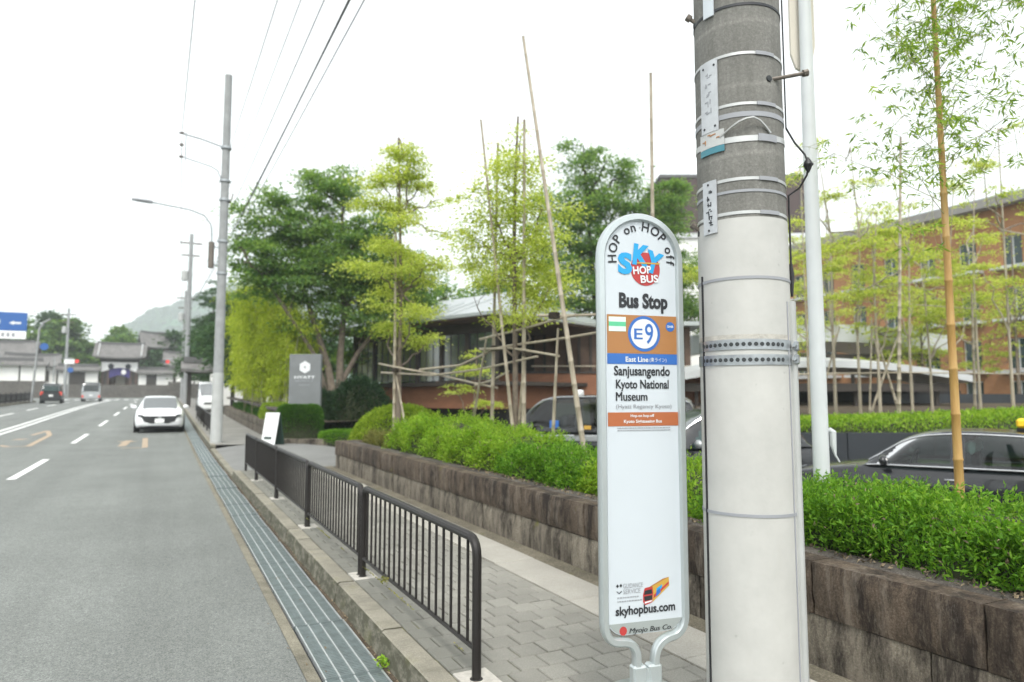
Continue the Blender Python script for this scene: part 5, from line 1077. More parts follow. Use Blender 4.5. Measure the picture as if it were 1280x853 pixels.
# little white van waiting in the side lane
T = car('waiting_van', 'small white van nosing out of the side lane behind the grey pole', 'van', (2.55, 47.5, P(47) + .1), R(180), 3.4, [(0, .28, .95, .62), (.1, .2, 1.02, .7), (.5, .2, 1.05, .735), (2.8, .2, 1.06, .735), (3.4, .3, 1.0, .68)], [(.15, 1.06, .68, .55, 1.03), (.6, 1.5, .71, .6, 1.04), (1.0, 1.8, .72, .62, 1.05), (2.8, 1.86, .72, .63, 1.05), (3.3, 1.08, .68, .6, 1.05)], 'car_white', [(.7, 1.5, .2, 0), (1.6, 2.8, 0, 0)], (.6, 2.8), .27, screen=(0, .25), rear=(.93, 1))
front_poly(T, 'grille', [(-.4, .5), (.4, .5), (.35, .62), (-.35, .62)], 'black_plastic', 1.71, .05, .03); front_poly(T, 'number_plate', [(-.16, .34), (.16, .34), (.16, .48), (-.16, .48)], 'plate_white', 1.71, .03, .02)
for s in (-1, 1): front_poly(T, 'headlight', [(s * .42, .62), (s * .66, .62), (s * .68, .8), (s * .46, .78)], 'lamp_clear', 1.70, .05, .05)

# ------------------------------------------------------------------ posts, hotel sign, A-board
t = thing('white_post', 'slim white metal post rising out of the hedge right of the concrete pole', 'post', (4.55, 3.68, .45))
m = MB(); m.lathe([(.060, 0), (.060, 1.2), (.052, 3.2), (.046, 4.4), (.042, 5.5)], 24); m.build('shaft', 'white_post', t)
m = MB(); m.lathe([(.075, -.02), (.075, .03), (.067, .035)], 24); m.build('base_collar', 'white_post', t)
m = MB(); prof = [(-.10, 3.78), (-.10, 5.2), (.10, 5.2), (.10, 3.84), (.075, 3.72), (.045, 3.60), (-.06, 3.66)]
m.prism(prof, .05, .075, lambda u, v, d: (u * math.cos(R(-27)) + d * .5, u * math.sin(R(-27)) + d, v)); m.build('bracket_plate', 'plaster_cream', t, 0, True)
m = MB(); m.tube([(.06, -.03, .72), (.085, -.045, .7), (.085, -.045, .6), (.095, -.055, .52), (.12, -.07, .47)], [.02, .026, .024, .008, .006], 8); m.build('cord', 'white_post', t)
t = thing('hotel_sign', 'grey slab hotel sign with white hexagon emblem behind the square hedge', 'hotel sign', (4.05, 22.75, -.02), R(-27))
m = MB(); m.rbox(-.51, .51, -.09, .09, 0, 2.82, .012); m.build('slab', 'sign_slate', t, 30)
hfn = lambda u, v, d: (u, -.092 - d, v)
m = MB(); hexo = [(.19 * math.sin(R(60 * k)), 2.40 + .2 * math.cos(R(60 * k))) for k in range(6)]; m.prism(hexo, 0, .006, hfn); m.build('emblem', 'ink_white', t, 0, True)
m = MB(); m.prism([(.05 * math.sin(R(45 * k)) * (1 if k % 2 == 0 else .45), 2.40 + .055 * math.cos(R(45 * k)) * (1 if k % 2 == 0 else .45)) for k in range(8)], .0062, .009, hfn); m.build('emblem_star', 'sign_slate', t, 0, True)
text('lettering', 'HYATT', (-.33, .33, 2.03, 2.12), 'ink_white', .004, .02, t, hfn); text('lettering', 'REGENCY', (-.3, .3, 1.935, 1.985), 'ink_grey', .004, .01, t, hfn); text('lettering', 'KYOTO', (-.17, .17, 1.80, 1.85), 'ink_grey', .004, .01, t, hfn)
t = thing('folding_board', 'white folding notice board with dark green side beside the square hedge', 'notice board', (2.88, 21.2, P(21) + .15), R(-52))
for s in (-1, 1):
    m = MB(); m.rbox(-.26, .26, -.015, .015, 0, .95, .006, Matrix.Translation((0, s * .2, 0)) @ Matrix.Rotation(R(s * 11), 4, 'X')); m.build('leaf_panel', 'board_white' if s < 0 else 'board_green', t, 0)
bfn = lambda u, v, d: tuple((Matrix.Translation((0, -.2, 0)) @ Matrix.Rotation(R(-11), 4, 'X')) @ Vector((u, -.0155 - d, v)))
m = MB()
for k in range(9):
    u = -.18; v = .7 - k * .045
    while u < .16: l = random.uniform(.03, .09); m.prism([(u, v), (min(.19, u + l), v), (min(.19, u + l), v + .018), (u, v + .018)], 0, .002, bfn); u += l + .02
m.build('notice_print', 'ink_grey', t, 0, True)
m = MB(); m.prism([(-.17, .16), (.12, .16), (.12, .24), (-.17, .24)], 0, .002, bfn); m.build('notice_band', 'board_green', t, 0, True)
# low stone wall of the bamboo bed and kerb by the square hedge
retaining('garden_wall', 'low grey stone wall along the far footway below the bamboo clump', 3.15, 23.6, 44, list(np.arange(23.6, 44.1, 1.36)), list(np.arange(23.6, 44.1, 1.02)), .52, .25, .4, lambda y: P(y) + .15, ('wall_foot_stone', 'wall_foot_stone', 'cap_stone'))
sheet('bamboo_bed', [3.5, 4.5, 6, 9], list(np.arange(23.6, 46, 1.6)), lambda x, y: P(y) + .60 + .1 * sm((x - 3.5) / 2), 'soil')
t = thing('bed_edging', 'low stone edging in front of the square hedge', 'edging', (3.0, 21.7, .0), R(-22))
for i in range(8): m = MB(); m.cbox(i * .5 + .004, i * .5 + .496, -.1, .1, -.15, .16, .012); m.build('edging_stone', 'wall_foot_stone', t, 20)
t = thing('pipe_rail', 'short low metal pipe rail beside the tree trunk', 'railing', (6.1, 24.6, -.1), R(-27))
m = MB(); m.tube([(-.15, -.5, 0), (-.15, -.5, .55), (1.3, -.5, .42)], .022, 8); m.build('top_pipe', 'steel_galv', t)
m = MB(); m.tube([(-.15, -.5, .3), (1.3, -.5, .2)], .018, 8); m.build('lower_pipe', 'steel_galv', t)

# grey street pole with lamp and insulator arm
t = thing('street_pole', 'grey concrete utility pole with street lamp arm at the driveway corner', 'utility pole', (1.43, 22.5, P(22.5) + .1))
m = MB(); m.lathe([(.160, 0), (.148, 2), (.122, 7), (.105, 11.5)], 24); m.build('shaft', 'far_pole', t)
m = MB(); m.lathe([(.167, .02), (.162, 1.0), (.156, 2.15), (.150, 2.155)], 24); m.build('white_sleeve', 'far_pole_cover', t)
m = MB(); m.tube([(0, 0, 9.15), (-.7, 0, 9.32), (-1.35, 0, 9.42)], .022, 6); m.tube([(-1.14, 0, 8.55), (-1.14, 0, 9.46)], .018, 6); m.build('insulator_arm', 'steel_galv', t)
m = MB(); m.tube([(-.1, 0, 8.1), (-.22, 0, 8.4), (-.4, 0, 8.5), (-1.2, 0, 8.68)], .018, 6); m.build('lower_arm', 'steel_galv', t)
for z in (8.68, 9.05, 9.42): m = MB(); m.lathe([(.02, -.06), (.05, -.03), (.03, 0), (.05, .03), (.02, .06)], 10, Matrix.Translation((-1.25, 0, z)) @ Matrix.Rotation(R(90), 4, 'Y')); m.build('insulator', 'rust_bolt', t)
m = MB(); m.tube([(-.32, 0, 5.5), (-.32, 0, 6.4), (-.36, 0, 6.7), (-.55, 0, 6.95), (-.95, 0, 7.08), (-2.0, 0, 7.18)], .025, 8); m.build('lamp_arm', 'steel_galv', t)
m = MB(); m.loft([[(-1.95 - d, -.0 + w_ * s_, 7.18 + h_ + d * .05) for s_, h_ in ((-1, 0), (-.7, .04), (.7, .04), (1, 0), (.7, -.04), (-.7, -.04))] for d, w_ in ((0, .04), (.12, .09), (.4, .09), (.55, .03))]); m.build('lamp_head', 'ink_grey', t, 40, True)
m = MB(); m.tube([(-.32, 0, 5.35), (-.32, 0, 6.15)], .085, 12); m.build('ballast_box', 'rust_bolt', t)
m = MB(); m.tube([(-.32, 0, 6.0), (-.1, 0, 6.0)], .02, 6); m.tube([(-.32, 0, 5.45), (-.1, 0, 5.45)], .02, 6); m.build('ballast_bracket', 'steel_galv', t)
m = MB()
for z in (9.15, 8.1, 7.5, 6.2, 5.2): m.lathe([(.15, -.03), (.16, -.03), (.16, .03), (.15, .03)], 20, Matrix.Translation((0, 0, z)))
m.build('pole_band', 'steel_galv', t)
m = MB(); m.tube([(.12, 0, 7.4), (.22, 0, 7.6), (.24, 0, 7.75)], .02, 6); m.build('cable_hook', 'rust_bolt', t)
for (px, py, h, lb) in ((1.62, 66, 15.0, 'tall far utility pole rising in front of the wooded hill'), (1.72, 84, 12.2, 'farthest utility pole beside the tall far one'), (-12.3, 112, 12.3, 'utility pole with transformers left of the temple gate')):
    t = thing('far_utility_pole', lb, 'utility pole', (px, py, P(py) + .1), 0, 'far utility poles')
    m = MB(); m.lathe([(.22, 0), (.15, h)], 14); m.build('shaft', 'far_pole', t)
    m = MB(); m.box(-.9, .9, -.05, .05, h - .9, h - .78); m.box(-.7, .7, -.05, .05, h - 2.0, h - 1.88); m.build('cross_arm', 'rust_bolt', t, 0)
    m = MB(); m.lathe([(.28, 0), (.28, .8), (.1, .9)], 12, Matrix.Translation((-.42, -.1, h * .72))); m.build('transformer', 'far_pole_cover', t)
def wire(label, p0, p1, sag, r=.012):
    p0, p1 = Vector(p0), Vector(p1); pts = []
    for i in range(25): s = i / 24; q = p0.lerp(p1, s); q.z -= sag * 4 * s * (1 - s); pts.append(q)
    m = MB(); m.tube(pts, r, 5); tag(m.build('overhead_wire', 'cable_black'), label, 'wire', 'overhead wires along the street')
wire('overhead wire ending at the insulator arm of the grey street pole', (.42, -8, 9.2), (.18, 22.5, 9.5), .25, .009)
wire('overhead wire running on from the insulator arm to the far pole', (.18, 22.5, 9.2), (.9, 66, 12.5), .5, .010)
wire('thickest dark overhead cable sweeping down over the big tree', (2.62, -8, 8.0), (1.8, 66, 9.6), .8, .015)
wire('thin overhead wire close beside the thickest cable', (2.75, -8, 8.1), (1.9, 66, 10.2), .75, .011)
wire('thin pale overhead wire left of the thickest cable', (2.1, -8, 8.2), (1.4, 66, 11), .6, .007)
wire('thin wire just right of the thickest overhead cable', (2.95, -8, 8.0), (1.95, 66, 9.9), .7, .010)
wire('thin wire between the pale wire and the thickest overhead cable', (2.38, -8, 8.1), (1.6, 66, 10.4), .7, .009)
wire('left thin overhead wire over the railing', (1.75, -8, 8.3), (1.2, 66, 11.5), .55, .008)

# ------------------------------------------------------------------ bamboo clump and trees along the far footway
def clump(name, label, base, n_culm, sx, sy, h, leaf, nleaf, lsize, culm='bamboo_green', blobs=None, droop=.7, group=None, low=.2, vis=14):
    t = thing(name, label, 'bamboo', base, 0, group); C_ = []; D_ = []; cm = MB(); k_each = nleaf // n_culm
    for i in range(n_culm):
        x, y = rng.uniform(-sx, sx), rng.uniform(-sy, sy); hh = h * rng.uniform(.72, 1.05); a = rng.uniform(0, 6.28); bend = rng.uniform(.1, .3) * hh * .7
        pts = [Vector((x + math.cos(a) * bend * s ** 2.6, y + math.sin(a) * bend * s ** 2.6, hh * (s - .16 * s ** 5))) for s in np.linspace(0, 1, 9)]
        if i < vis: m = MB(); m.tube(pts, [.03 - .024 * s for s in np.linspace(0, 1, 9)], 6); m.build('culm', culm, t)
        else: cm.tube(pts, [.03 - .024 * s for s in np.linspace(0, 1, 9)], 5)
        npl = max(6, k_each // 38)
        for _ in range(npl):
            s = low + (1 - low) * rng.random() ** .8; q = s * 8; j = min(7, int(q)); p = pts[j].lerp(pts[j + 1], q - j); o_ = Vector((rng.normal(), rng.normal(), rng.normal() * .3)) * .34; c0 = p + o_
            dv = Vector((o_.x * .8, o_.y * .8, -droop))
            q_ = rng.normal(size=(38, 3)) * np.array([.16, .16, .13]); q_[:, 2] -= np.linalg.norm(q_[:, :2], axis=1) * .7
            C_.append(q_ + np.array(tuple(c0))); D_.append(np.tile(np.array(tuple(dv)), (38, 1)) + q_ * 2)
    if cm.v: o = cm.build('culm', culm, t); tag(o, kind='stuff')
    quads('foliage', leaves(np.vstack(C_), lsize, np.vstack(D_), .22, .35, .06, .25), leaf, t); return t
clump('bamboo_clump', 'feathery yellow green bamboo clump right of the grey street pole', (3.95, 33.4, P(33) + .6), 30, .5, 2.6, 6.9, 'leaf_clump', 42000, .16)
clump('bamboo_clump', 'feathery bamboo clump immediately left of the grey hotel sign', (4.4, 28.2, P(28) + .6), 18, .5, 1.0, 5.0, 'leaf_clump', 20000, .13)
clump('bamboo_clump', 'tall feathery bamboo clump farthest along the low garden wall', (4.1, 39.0, P(38) + .62), 20, .5, 2.0, 7.4, 'leaf_clump', 24000, .18)
def clump_grass(n, x0, x1, y0, y1, zf, size, mat, name, label):
    c = np.column_stack([rng.uniform(x0, x1, n), rng.uniform(y0, y1, n), np.zeros(n)]); c[:, 2] = [zf(a_, b_) + random.uniform(0, size) for a_, b_ in c[:, :2]]
    d = rng.normal(size=(n, 3)) * .5 + np.array([0, 0, 1.0]); o = quads(name, leaves(c, size, d, .2, .1), mat); tag(o, label, 'ground cover', kind='stuff')
clump_grass(9000, 3.5, 4.6, 24, 42, lambda x, y: P(y) + .6, .28, 'leaf_box', 'ground_cover', 'dark green ground cover under the bamboo clump')
FT = [('tall dark evergreen tree far behind the grey street pole', (4.2, 78, .9), 13.0, 2.6, 'leaf_far_dark'), ('dark rounded tree behind the bamboo clump left of the big tree', (5.2, 52, .5), 8.8, 2.2, 'leaf_far_dark'), ('dark evergreen tree between the bamboo clump and the far evergreen', (5.0, 64, .6), 9.6, 2.3, 'leaf_far_dark'),
      ('dark tree closing the gap right behind the big tree', (12.5, 40, .2), 9.0, 2.8, 'leaf_far_dark'), ('dark leafy tree behind the yellow green maple beside the round bush', (11.5, 33.5, .2), 7.2, 2.4, 'leaf_big'), ('green tree behind the middle maple and the pavilion roof', (16.5, 34, .2), 9.4, 2.6, 'leaf_big'), ('dark low tree left behind the big tree', (7.6, 45, .3), 7.4, 2.4, 'leaf_far_dark')]
for lb, b_, h, r_, lf in FT:
    bl = [(rng.normal() * r_ * .35, rng.normal() * r_ * .3, h * f, r_ * k_, r_ * k_, h * .15, 1) for f, k_ in ((.88, .45), (.72, .7), (.6, .85), (.58, .8), (.45, .95), (.42, .9), (.3, .95), (.3, .85))]
    tree('broadleaf_tree', lb, b_, [([(0, 0, -.3), (0, 0, h * .4), (.1, 0, h * .8)], .22, .06)], bl, 260, 100, .85, .27 if h > 8 else .22, lf, 'bark_dark', 'background trees along the street', limbs=30, twig=.03)

# ------------------------------------------------------------------ pavilion
cw = lambda X, Y: (X, Y)
A = Vector((11.5, 24.0)); B = Vector((8.15, 32.8))        # glazed front running back from A to B
PV = thing('pavilion', 'dark glazed pavilion with grey hipped roof on a terracotta base', 'pavilion', (A.x, A.y, -.4), math.atan2((B - A).y, (B - A).x))
Lp = (B - A).length; F0 = 2.43                            # local x along the front, local y negative = towards the street, z above base
def pbox(name, mat, x0, x1, y0, y1, z0, z1, ch=0):
    m = MB(); m.box(x0, x1, y0, y1, z0, z1) if not ch else m.rbox(x0, x1, y0, y1, z0, z1, ch); return m.build(name, mat, PV, 0)
# which side is the street: local +y is left of A->B, i.e. towards -X
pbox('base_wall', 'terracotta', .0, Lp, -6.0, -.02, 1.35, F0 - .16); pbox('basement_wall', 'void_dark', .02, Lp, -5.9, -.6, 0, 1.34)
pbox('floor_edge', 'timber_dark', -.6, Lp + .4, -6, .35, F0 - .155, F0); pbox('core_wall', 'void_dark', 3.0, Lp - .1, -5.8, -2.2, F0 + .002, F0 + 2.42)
eave = F0 + 2.45
for i in range(7):
    x = .05 + i * (Lp - .1) / 6; pbox('column', 'timber_dark', x - .09, x + .09, -.1, .1, F0 + .002, eave - .1)
for i in range(6):
    x0 = .05 + i * (Lp - .1) / 6 + .1; x1 = .05 + (i + 1) * (Lp - .1) / 6 - .1; pbox('window_pane', 'windscreen', x0, x1, -.015, .015, F0 + .06, eave - .5)
    for k in (1, 2): xm = x0 + (x1 - x0) * k / 3; pbox('mullion', 'timber_dark', xm - .02, xm + .02, -.03, .03, F0 + .06, eave - .5)
pbox('lintel_band', 'timber_dark', -.0, Lp, -.12, .12, eave - .49, eave - .08); pbox('soffit', 'timber_brown', -1.0, Lp + 1.0, -6.6, 1.1, eave - .075, eave)
m = MB(); e0, e1, y0, y1, zr = -1.15, Lp + 1.15, -6.75, 1.25, eave + 1.55
m.add([(e0, y0, eave + .003), (e1, y0, eave + .003), (e1, y1, eave + .003), (e0, y1, eave + .003), (e0, y0, eave + .13), (e1, y0, eave + .13), (e1, y1, eave + .13), (e0, y1, eave + .13), (e0 + 3, -2.6, zr), (e1 - 3, -2.6, zr)],
      [(3, 2, 1, 0), (0, 1, 5, 4), (1, 2, 6, 5), (2, 3, 7, 6), (3, 0, 4, 7), (4, 5, 9, 8), (6, 7, 8, 9), (5, 6, 9), (7, 4, 8)]); m.build('roof', 'roof_metal', PV, 0)
n_ = Vector((0, (zr - eave - .13), 3.85)).normalized()
for i in range(9):
    x = 1.4 + i * .85; m = MB(); m.tube([(x, 1.2, eave + .16), (x, -1.2, eave + .16 + (zr - eave - .13) * 2.4 / 3.85)], .03, 6); m.build('roof_seam', 'roof_metal', PV)
# lower terracotta wing to the right with its brown upper storey
PW = thing('pavilion_wing', 'low terracotta wing with dark basement openings behind the minivan', 'building', (10.6, 28.3, -.4), R(-27))
def wbox(name, mat, x0, x1, y0, y1, z0, z1): m = MB(); m.box(x0, x1, y0, y1, z0, z1); m.build(name, mat, PW, 0)
wbox('parapet_wall', 'terracotta', .0, 12, 0, .4, 1.5, 2.85); wbox('deck', 'grey_concrete', .0, 12, .41, 6, 1.9, 2.1); wbox('wall_coping', 'timber_dark', -.05, 12.05, -.05, .45, 2.852, 2.93)
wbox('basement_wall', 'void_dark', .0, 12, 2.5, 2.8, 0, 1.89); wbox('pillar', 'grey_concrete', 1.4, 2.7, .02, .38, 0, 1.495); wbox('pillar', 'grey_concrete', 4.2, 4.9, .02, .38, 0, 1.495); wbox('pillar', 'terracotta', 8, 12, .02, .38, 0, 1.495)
wbox('upper_wall', 'timber_brown', 4.2, 12, 3.0, 3.4, 2.11, 5.2); wbox('upper_roof', 'roof_metal', 3.6, 12.6, 2.2, 7.5, 5.21, 5.4)
for i in range(14): wbox('wall_slat', 'timber_dark', 4.3 + i * .56, 4.42 + i * .56, 2.93, 2.99, 2.15, 5.15)
wbox('planter_hedge_rail', 'bamboo_grey', 4.2, 12, .0, .05, 3.15, 3.2)

# ------------------------------------------------------------------ grove on the right: dark retaining wall, hedge, slender bamboo, canopies, brick hotel
cR = Vector((math.cos(R(-26.9)), math.sin(R(-26.9)), 0)); W0 = Vector((11.65, 9.9, 0)) - cR * 2.6
t = thing('dark_wall', 'dark blue grey panelled retaining wall behind the black sedan', 'retaining wall', (W0.x, W0.y, -.5), R(-26.9))
for i in range(8): m = MB(); m.rbox(i * 1.78 + .008, i * 1.78 + 1.772, 0, .16, 0, 1.19, .006); m.build('wall_panel', 'panel_dark', t, 0)
m = MB(); m.box(0, 14.24, .17, .4, 0, 1.12); m.build('wall_backing', 'void_dark', t, 0)
def grove_soil(): 
    m = MB(); pts = []
    for j in range(8):
        for i in range(12): p = W0 + cR * (i * 2 - 2) + Vector((-cR.y, cR.x, 0)) * (.4 + j * 2.6); m.v.append((p.x, p.y, .62 + j * .09))
    for j in range(7):
        for i in range(11): a_ = j * 12 + i; m.f.append((a_, a_ + 1, a_ + 13, a_ + 12))
    tag(m.build('grove_soil', 'soil'), kind='structure')
grove_soil()
t = thing('grove_hedge', 'bright green loose hedge along the top of the dark retaining wall', 'hedge', (W0.x, W0.y, .66), R(-26.9)); m = MB()
def gh(u, v): a_ = v * math.pi; return Vector((u * 14.2, .95 - math.copysign(abs(math.cos(a_)) ** .6, math.cos(a_)) * .85, (.30 + .36 * sm(u * 1.25 - .2)) * abs(math.sin(a_)) ** .6))
hedge_body(m, lambda u, v: gh(u, v) * 1.0 + Vector((0, 0, -.05)), 40, 10); m.build('twigs', 'hedge_core', t, 60)
n = 24000; uu, vv = rng.random(n), rng.random(n) * .85; c = np.array([tuple(gh(a_, b_)) for a_, b_ in zip(uu, vv)]) + rng.normal(size=(n, 3)) * .035; d = rng.normal(size=(n, 3)) * .6 + np.array([0, -.3, .9])
quads('foliage', leaves(c, .085, d, .28, .4), 'leaf_hedge_lime', t)
GV = [(16.67, 12.94, 8.1), (16.36, 11.96, 7.4), (15.9, 11.08, 5.3), (18.56, 11.97, 7.0), (20.06, 12.34, 5.8), (20.24, 11.11, 6.6), (18.9, 9.6, 7.5), (18.55, 15.37, 8.2), (21.7, 12.61, 7.2), (22.5, 17.5, 8.6), (17.2, 16.2, 8.0)]
glab = ['tall, just right of the white post', 'second from the white post', 'short, with a slanted stake', 'at the middle of the grove', 'short, in front of the lower canopy', 'in front of the right hand brick piers', 'near the yellow roof lamp', 'tall, left end behind the white post', 'right behind the golden bamboo culm', 'tall, farthest back beside the white post', 'mostly hidden behind the concrete pole', 'left back beside the pole', 'far back in the middle', 'left, half hidden by the concrete pole', 'middle back', 'back right corner', 'farthest back', 'right edge of the frame']
for i, (x, y, h) in enumerate(GV):
    hh = h - 0; bl = [(rng.normal() * .45, rng.normal() * .45, hh * f, .95 * k_, .95 * k_, .2, 1) for f, k_ in ((.97, .3), (.86, .5), (.76, .7), (.67, .9), (.6, 1.0), (.52, .9), (.45, .6))]
    tree('grove_tree', 'slender grove tree, ' + glab[i], (x, y, .8), [([(0, 0, 0), (.0, 0, hh * .3), (rng.normal() * .08, rng.normal() * .08, hh * .65), (rng.normal() * .12, rng.normal() * .12, hh)], .045, .012)], bl, 29, 95, .40, .08, 'leaf_grove', 'bamboo_grey', 'slender trees of the grove', flat=.2, aspect=.5, limbs=26, twig=.008, up=1.1, shell=.2)
gs = [((15.33, 10.24, .7), (15.16, 9.75, 7.5), .045, 'bamboo_grey', 'tall pale bamboo pole standing among the slender trees'), ((16.0, 11.5, .8), (16.6, 10.9, 3.2), .035, 'bamboo_grey', 'slanted bamboo prop left of the tall pale pole'), ((16.9, 11.2, .8), (16.2, 11.4, 3.3), .035, 'bamboo_grey', 'slanted bamboo prop right of the tall pale pole'), ((17.6, 12.6, .8), (17.6, 12.4, 3.6), .03, 'bamboo_grey', 'upright short prop behind the tall pale pole'),
      ((19.6, 10.9, .9), (19.2, 10.6, 4.2), .04, 'bamboo_grey', 'slanted bamboo prop below the brick hotel'), ((16.4, 13.4, .8), (16.9, 12.9, 3.4), .035, 'bamboo_grey', 'slanted bamboo prop beside the white post'), ((15.2, 13.2, .8), (15.0, 13.0, 5.4), .035, 'bamboo_grey', 'upright grey prop close beside the concrete pole')]
for p0, p1, r_, mt, lb in gs: bamboo('bamboo_stake', [p0, p1], r_, r_ * .6, mt, lb, 'bamboo stake', 'bamboo props in the grove')
bamboo('bamboo_rail', [(14.2, 12.6, 2.0), (17, 11.1, 2.05), (20.5, 9.4, 2.0)], .022, .018, 'bamboo_grey', 'long level bamboo rail tied across the slender trees', 'bamboo rail')
bamboo('bamboo_rail', [(14.8, 12.3, 4.0), (17, 11.2, 3.85), (19, 10.2, 3.7)], .012, .010, 'bamboo_grey', 'thin upper bamboo rail tied across the slender trees', 'bamboo rail')
def canopy(name, label, base, rz, L, D, z, th, arch, post=True):
    t = thing(name, label, 'canopy roof', base, rz); m = MB(); rings = []
    for i in range(17):
        s = i / 16; x = (s - .5) * L; dz = arch * (1 - (2 * s - 1) ** 2); rings.append([(x, 0, z + dz), (x, D * .5, z + dz + .25), (x, D, z + dz), (x, D, z + dz - th), (x, 0, z + dz - th)])
    m.loft(rings); m.build('roof_shell', 'canopy_metal', t, 30, True)
    m = MB(); m.box(-L * .46, L * .46, .3, .42, z - th - .35, z - th - .03); m.build('fascia_beam', 'timber_dark', t, 0)
    for x in (-L * .4, -L * .13, L * .13, L * .4): m = MB(); m.lathe([(.09, 0), (.09, z - th - .06 + .0)], 12, Matrix.Translation((x, .6, 0))); m.build('canopy_post', 'timber_dark', t)
    return t
canopy('entrance_canopy', 'pale arched lower canopy roof behind the grove', (23.0, 18.4, .2), R(-27), 12.0, 4.0, 2.05, .26, .6)
canopy('entrance_canopy', 'grey flat upper canopy roof in front of the brick hotel', (30.5, 24.2, .2), R(-27), 13.0, 6.0, 4.4, .9, .6)
t = thing('entrance_hall', 'dark entrance hall with terracotta pier under the lower canopy', 'building', (24.6, 20.6, .2), R(-27))
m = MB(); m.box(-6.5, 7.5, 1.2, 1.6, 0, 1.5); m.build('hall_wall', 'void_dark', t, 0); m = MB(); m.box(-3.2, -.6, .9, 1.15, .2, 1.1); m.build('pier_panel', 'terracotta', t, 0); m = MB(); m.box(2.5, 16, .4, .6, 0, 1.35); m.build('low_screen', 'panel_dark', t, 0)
HT = thing('brick_hotel', 'long four storey brown brick hotel behind the grove', 'hotel building', (46, 4, 0))
HLn = 46; rows = [(.9, 'g'), (4.05, 'f'), (7.2, 'f'), (10.4, 'f')]
def hb(name, mat, x0, x1, y0, y1, z0, z1, par=None): m = MB(); m.box(x0, x1, y0, y1, z0, z1); return m.build(name, mat, par or HT, 0)
# wall built round its openings: piers between bays, bands between storeys
bay = 2.62; nb = 17; wz = [(z - .95, z + .95) for z, _ in rows]; wz[0] = (.3, 2.4)
ycs = [.95 + bay * i + (22.92 - 4 - .95) % bay for i in range(nb)]
zz = [0] + [q for p in wz for q in p] + [13.2]
for k in range(0, len(zz), 2): hb('wall_band', 'brick_tile', 0, .5, 0, HLn, zz[k], zz[k + 1])
for (z0, z1) in wz:
    ys = [0] + [q for y in ycs for q in (y - .55, y + .55)] + [HLn]
    for k in range(0, len(ys), 2):
        if ys[k + 1] > ys[k]: hb('wall_pier', 'brick_tile', .001, .499, ys[k], ys[k + 1], z0 + .001, z1 - .001)
wf = MB(); wf.box(-.0, .06, -.55, -.49, -.95, .95); wf.box(0, .06, .49, .55, -.95, .95); wf.box(0, .06, -.49, .49, .89, .95); wf.box(0, .06, -.49, .49, -.95, -.89); wf.box(.001, .059, -.03, .03, -.89, .89); wfm = wf.mesh('window', 'window_frame', 0)
wp = MB(); wp.box(.02, .03, -.489, .489, -.889, .889); wpm = wp.mesh('pane', 'glass_tint', 0); wc = MB(); wc.box(.2, .22, -.49, -.05, -.89, .89); wc.box(.2, .22, .2, .49, -.89, .89); wcm = wc.mesh('curtain', 'curtain', 0)
ws = MB(); ws.box(-.75, -.005, -.95, .95, -1.18, -1.0); wsm = ws.mesh('balcony_ledge', 'canopy_metal', 0); wl = MB(); wl.box(-.002, .4, -.8, .8, -1.6, -1.185); wlm = wl.mesh('shade_recess', 'void_dark', 0)
for (z, _), (z0, z1) in zip(rows, wz):
    for y in ycs:
        zc = (z0 + z1) / 2; o = link('window', wfm, HT); o.location = (.16, y, zc); o.scale = (1, 1, (z1 - z0) / 1.9); link('pane', wpm, o); link('curtain', wcm, o)
        if z > 2: q = link('balcony_ledge', wsm, HT); q.location = (0, y, zc)
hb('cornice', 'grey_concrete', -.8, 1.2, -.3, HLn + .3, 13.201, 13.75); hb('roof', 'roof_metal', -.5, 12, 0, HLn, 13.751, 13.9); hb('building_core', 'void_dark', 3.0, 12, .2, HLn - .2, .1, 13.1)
t = thing('brown_block', 'tall plain dark brown building rising behind the concrete pole', 'building', (41.3, 50.2, 0), R(-27)); m = MB(); m.box(0, 14.5, 0, 10, 0, 22.2); m.build('wall', 'brown_block', t, 0)
m = MB(); m.box(-.1, 14.6, -.1, 10.1, 22.201, 22.5); m.build('roof_edge', 'roof_ridge', t, 0)
for k in range(9): m = MB(); m.box(.4 + k * 1.6, .46 + k * 1.6, -.04, -.001, .2, 22.1); m.build('wall_seam', 'roof_ridge', t, 0)
t = thing('white_annex', 'low white building below the dark brown block', 'building', (38.6, 46.0, 0), R(-27)); m = MB(); m.box(-.5, 12, 0, 3.5, 0, 15.2); m.build('wall', 'plaster', t, 0); m = MB(); m.box(-.7, 12.2, -.2, 3.6, 15.201, 15.6); m.build('roof', 'canopy_metal', t, 0)
# leafy backdrop trees between the pole and the hotel
for i, (x, y, h, r_, lb) in enumerate([(24.5, 23.0, 10.5, 2.0, 'yellow green tree just right of the bus stop sign'), (28, 24.5, 10.4, 2.3, 'yellow green tree beyond the concrete pole'), (31.5, 22.0, 10.2, 2.3, 'yellow green tree in front of the left end of the hotel'), (34, 17.0, 9.6, 2.0, 'yellow green tree in front of the right end of the hotel'), (33.5, 21.0, 7.0, 1.6, 'low yellow green tree above the lower canopy')]):
    bl = [(rng.normal() * r_ * .4, rng.normal() * r_ * .4, h * f, r_ * k_, r_ * k_, h * .08, 1) for f, k_ in ((.95, .35), (.84, .6), (.74, .8), (.66, .9), (.56, 1.), (.46, 1.), (.37, .9), (.26, .7))]
    tree('grove_tree', lb, (x, y, .5), [([(0, 0, 0), (0, 0, h * .4), (.1, 0, h * .9)], .09, .02)], bl, 66, 95, .62, .13, 'leaf_grove', 'bark', 'background trees of the grove', flat=.2, aspect=.5, limbs=40, twig=.012, up=1.1, shell=.2)

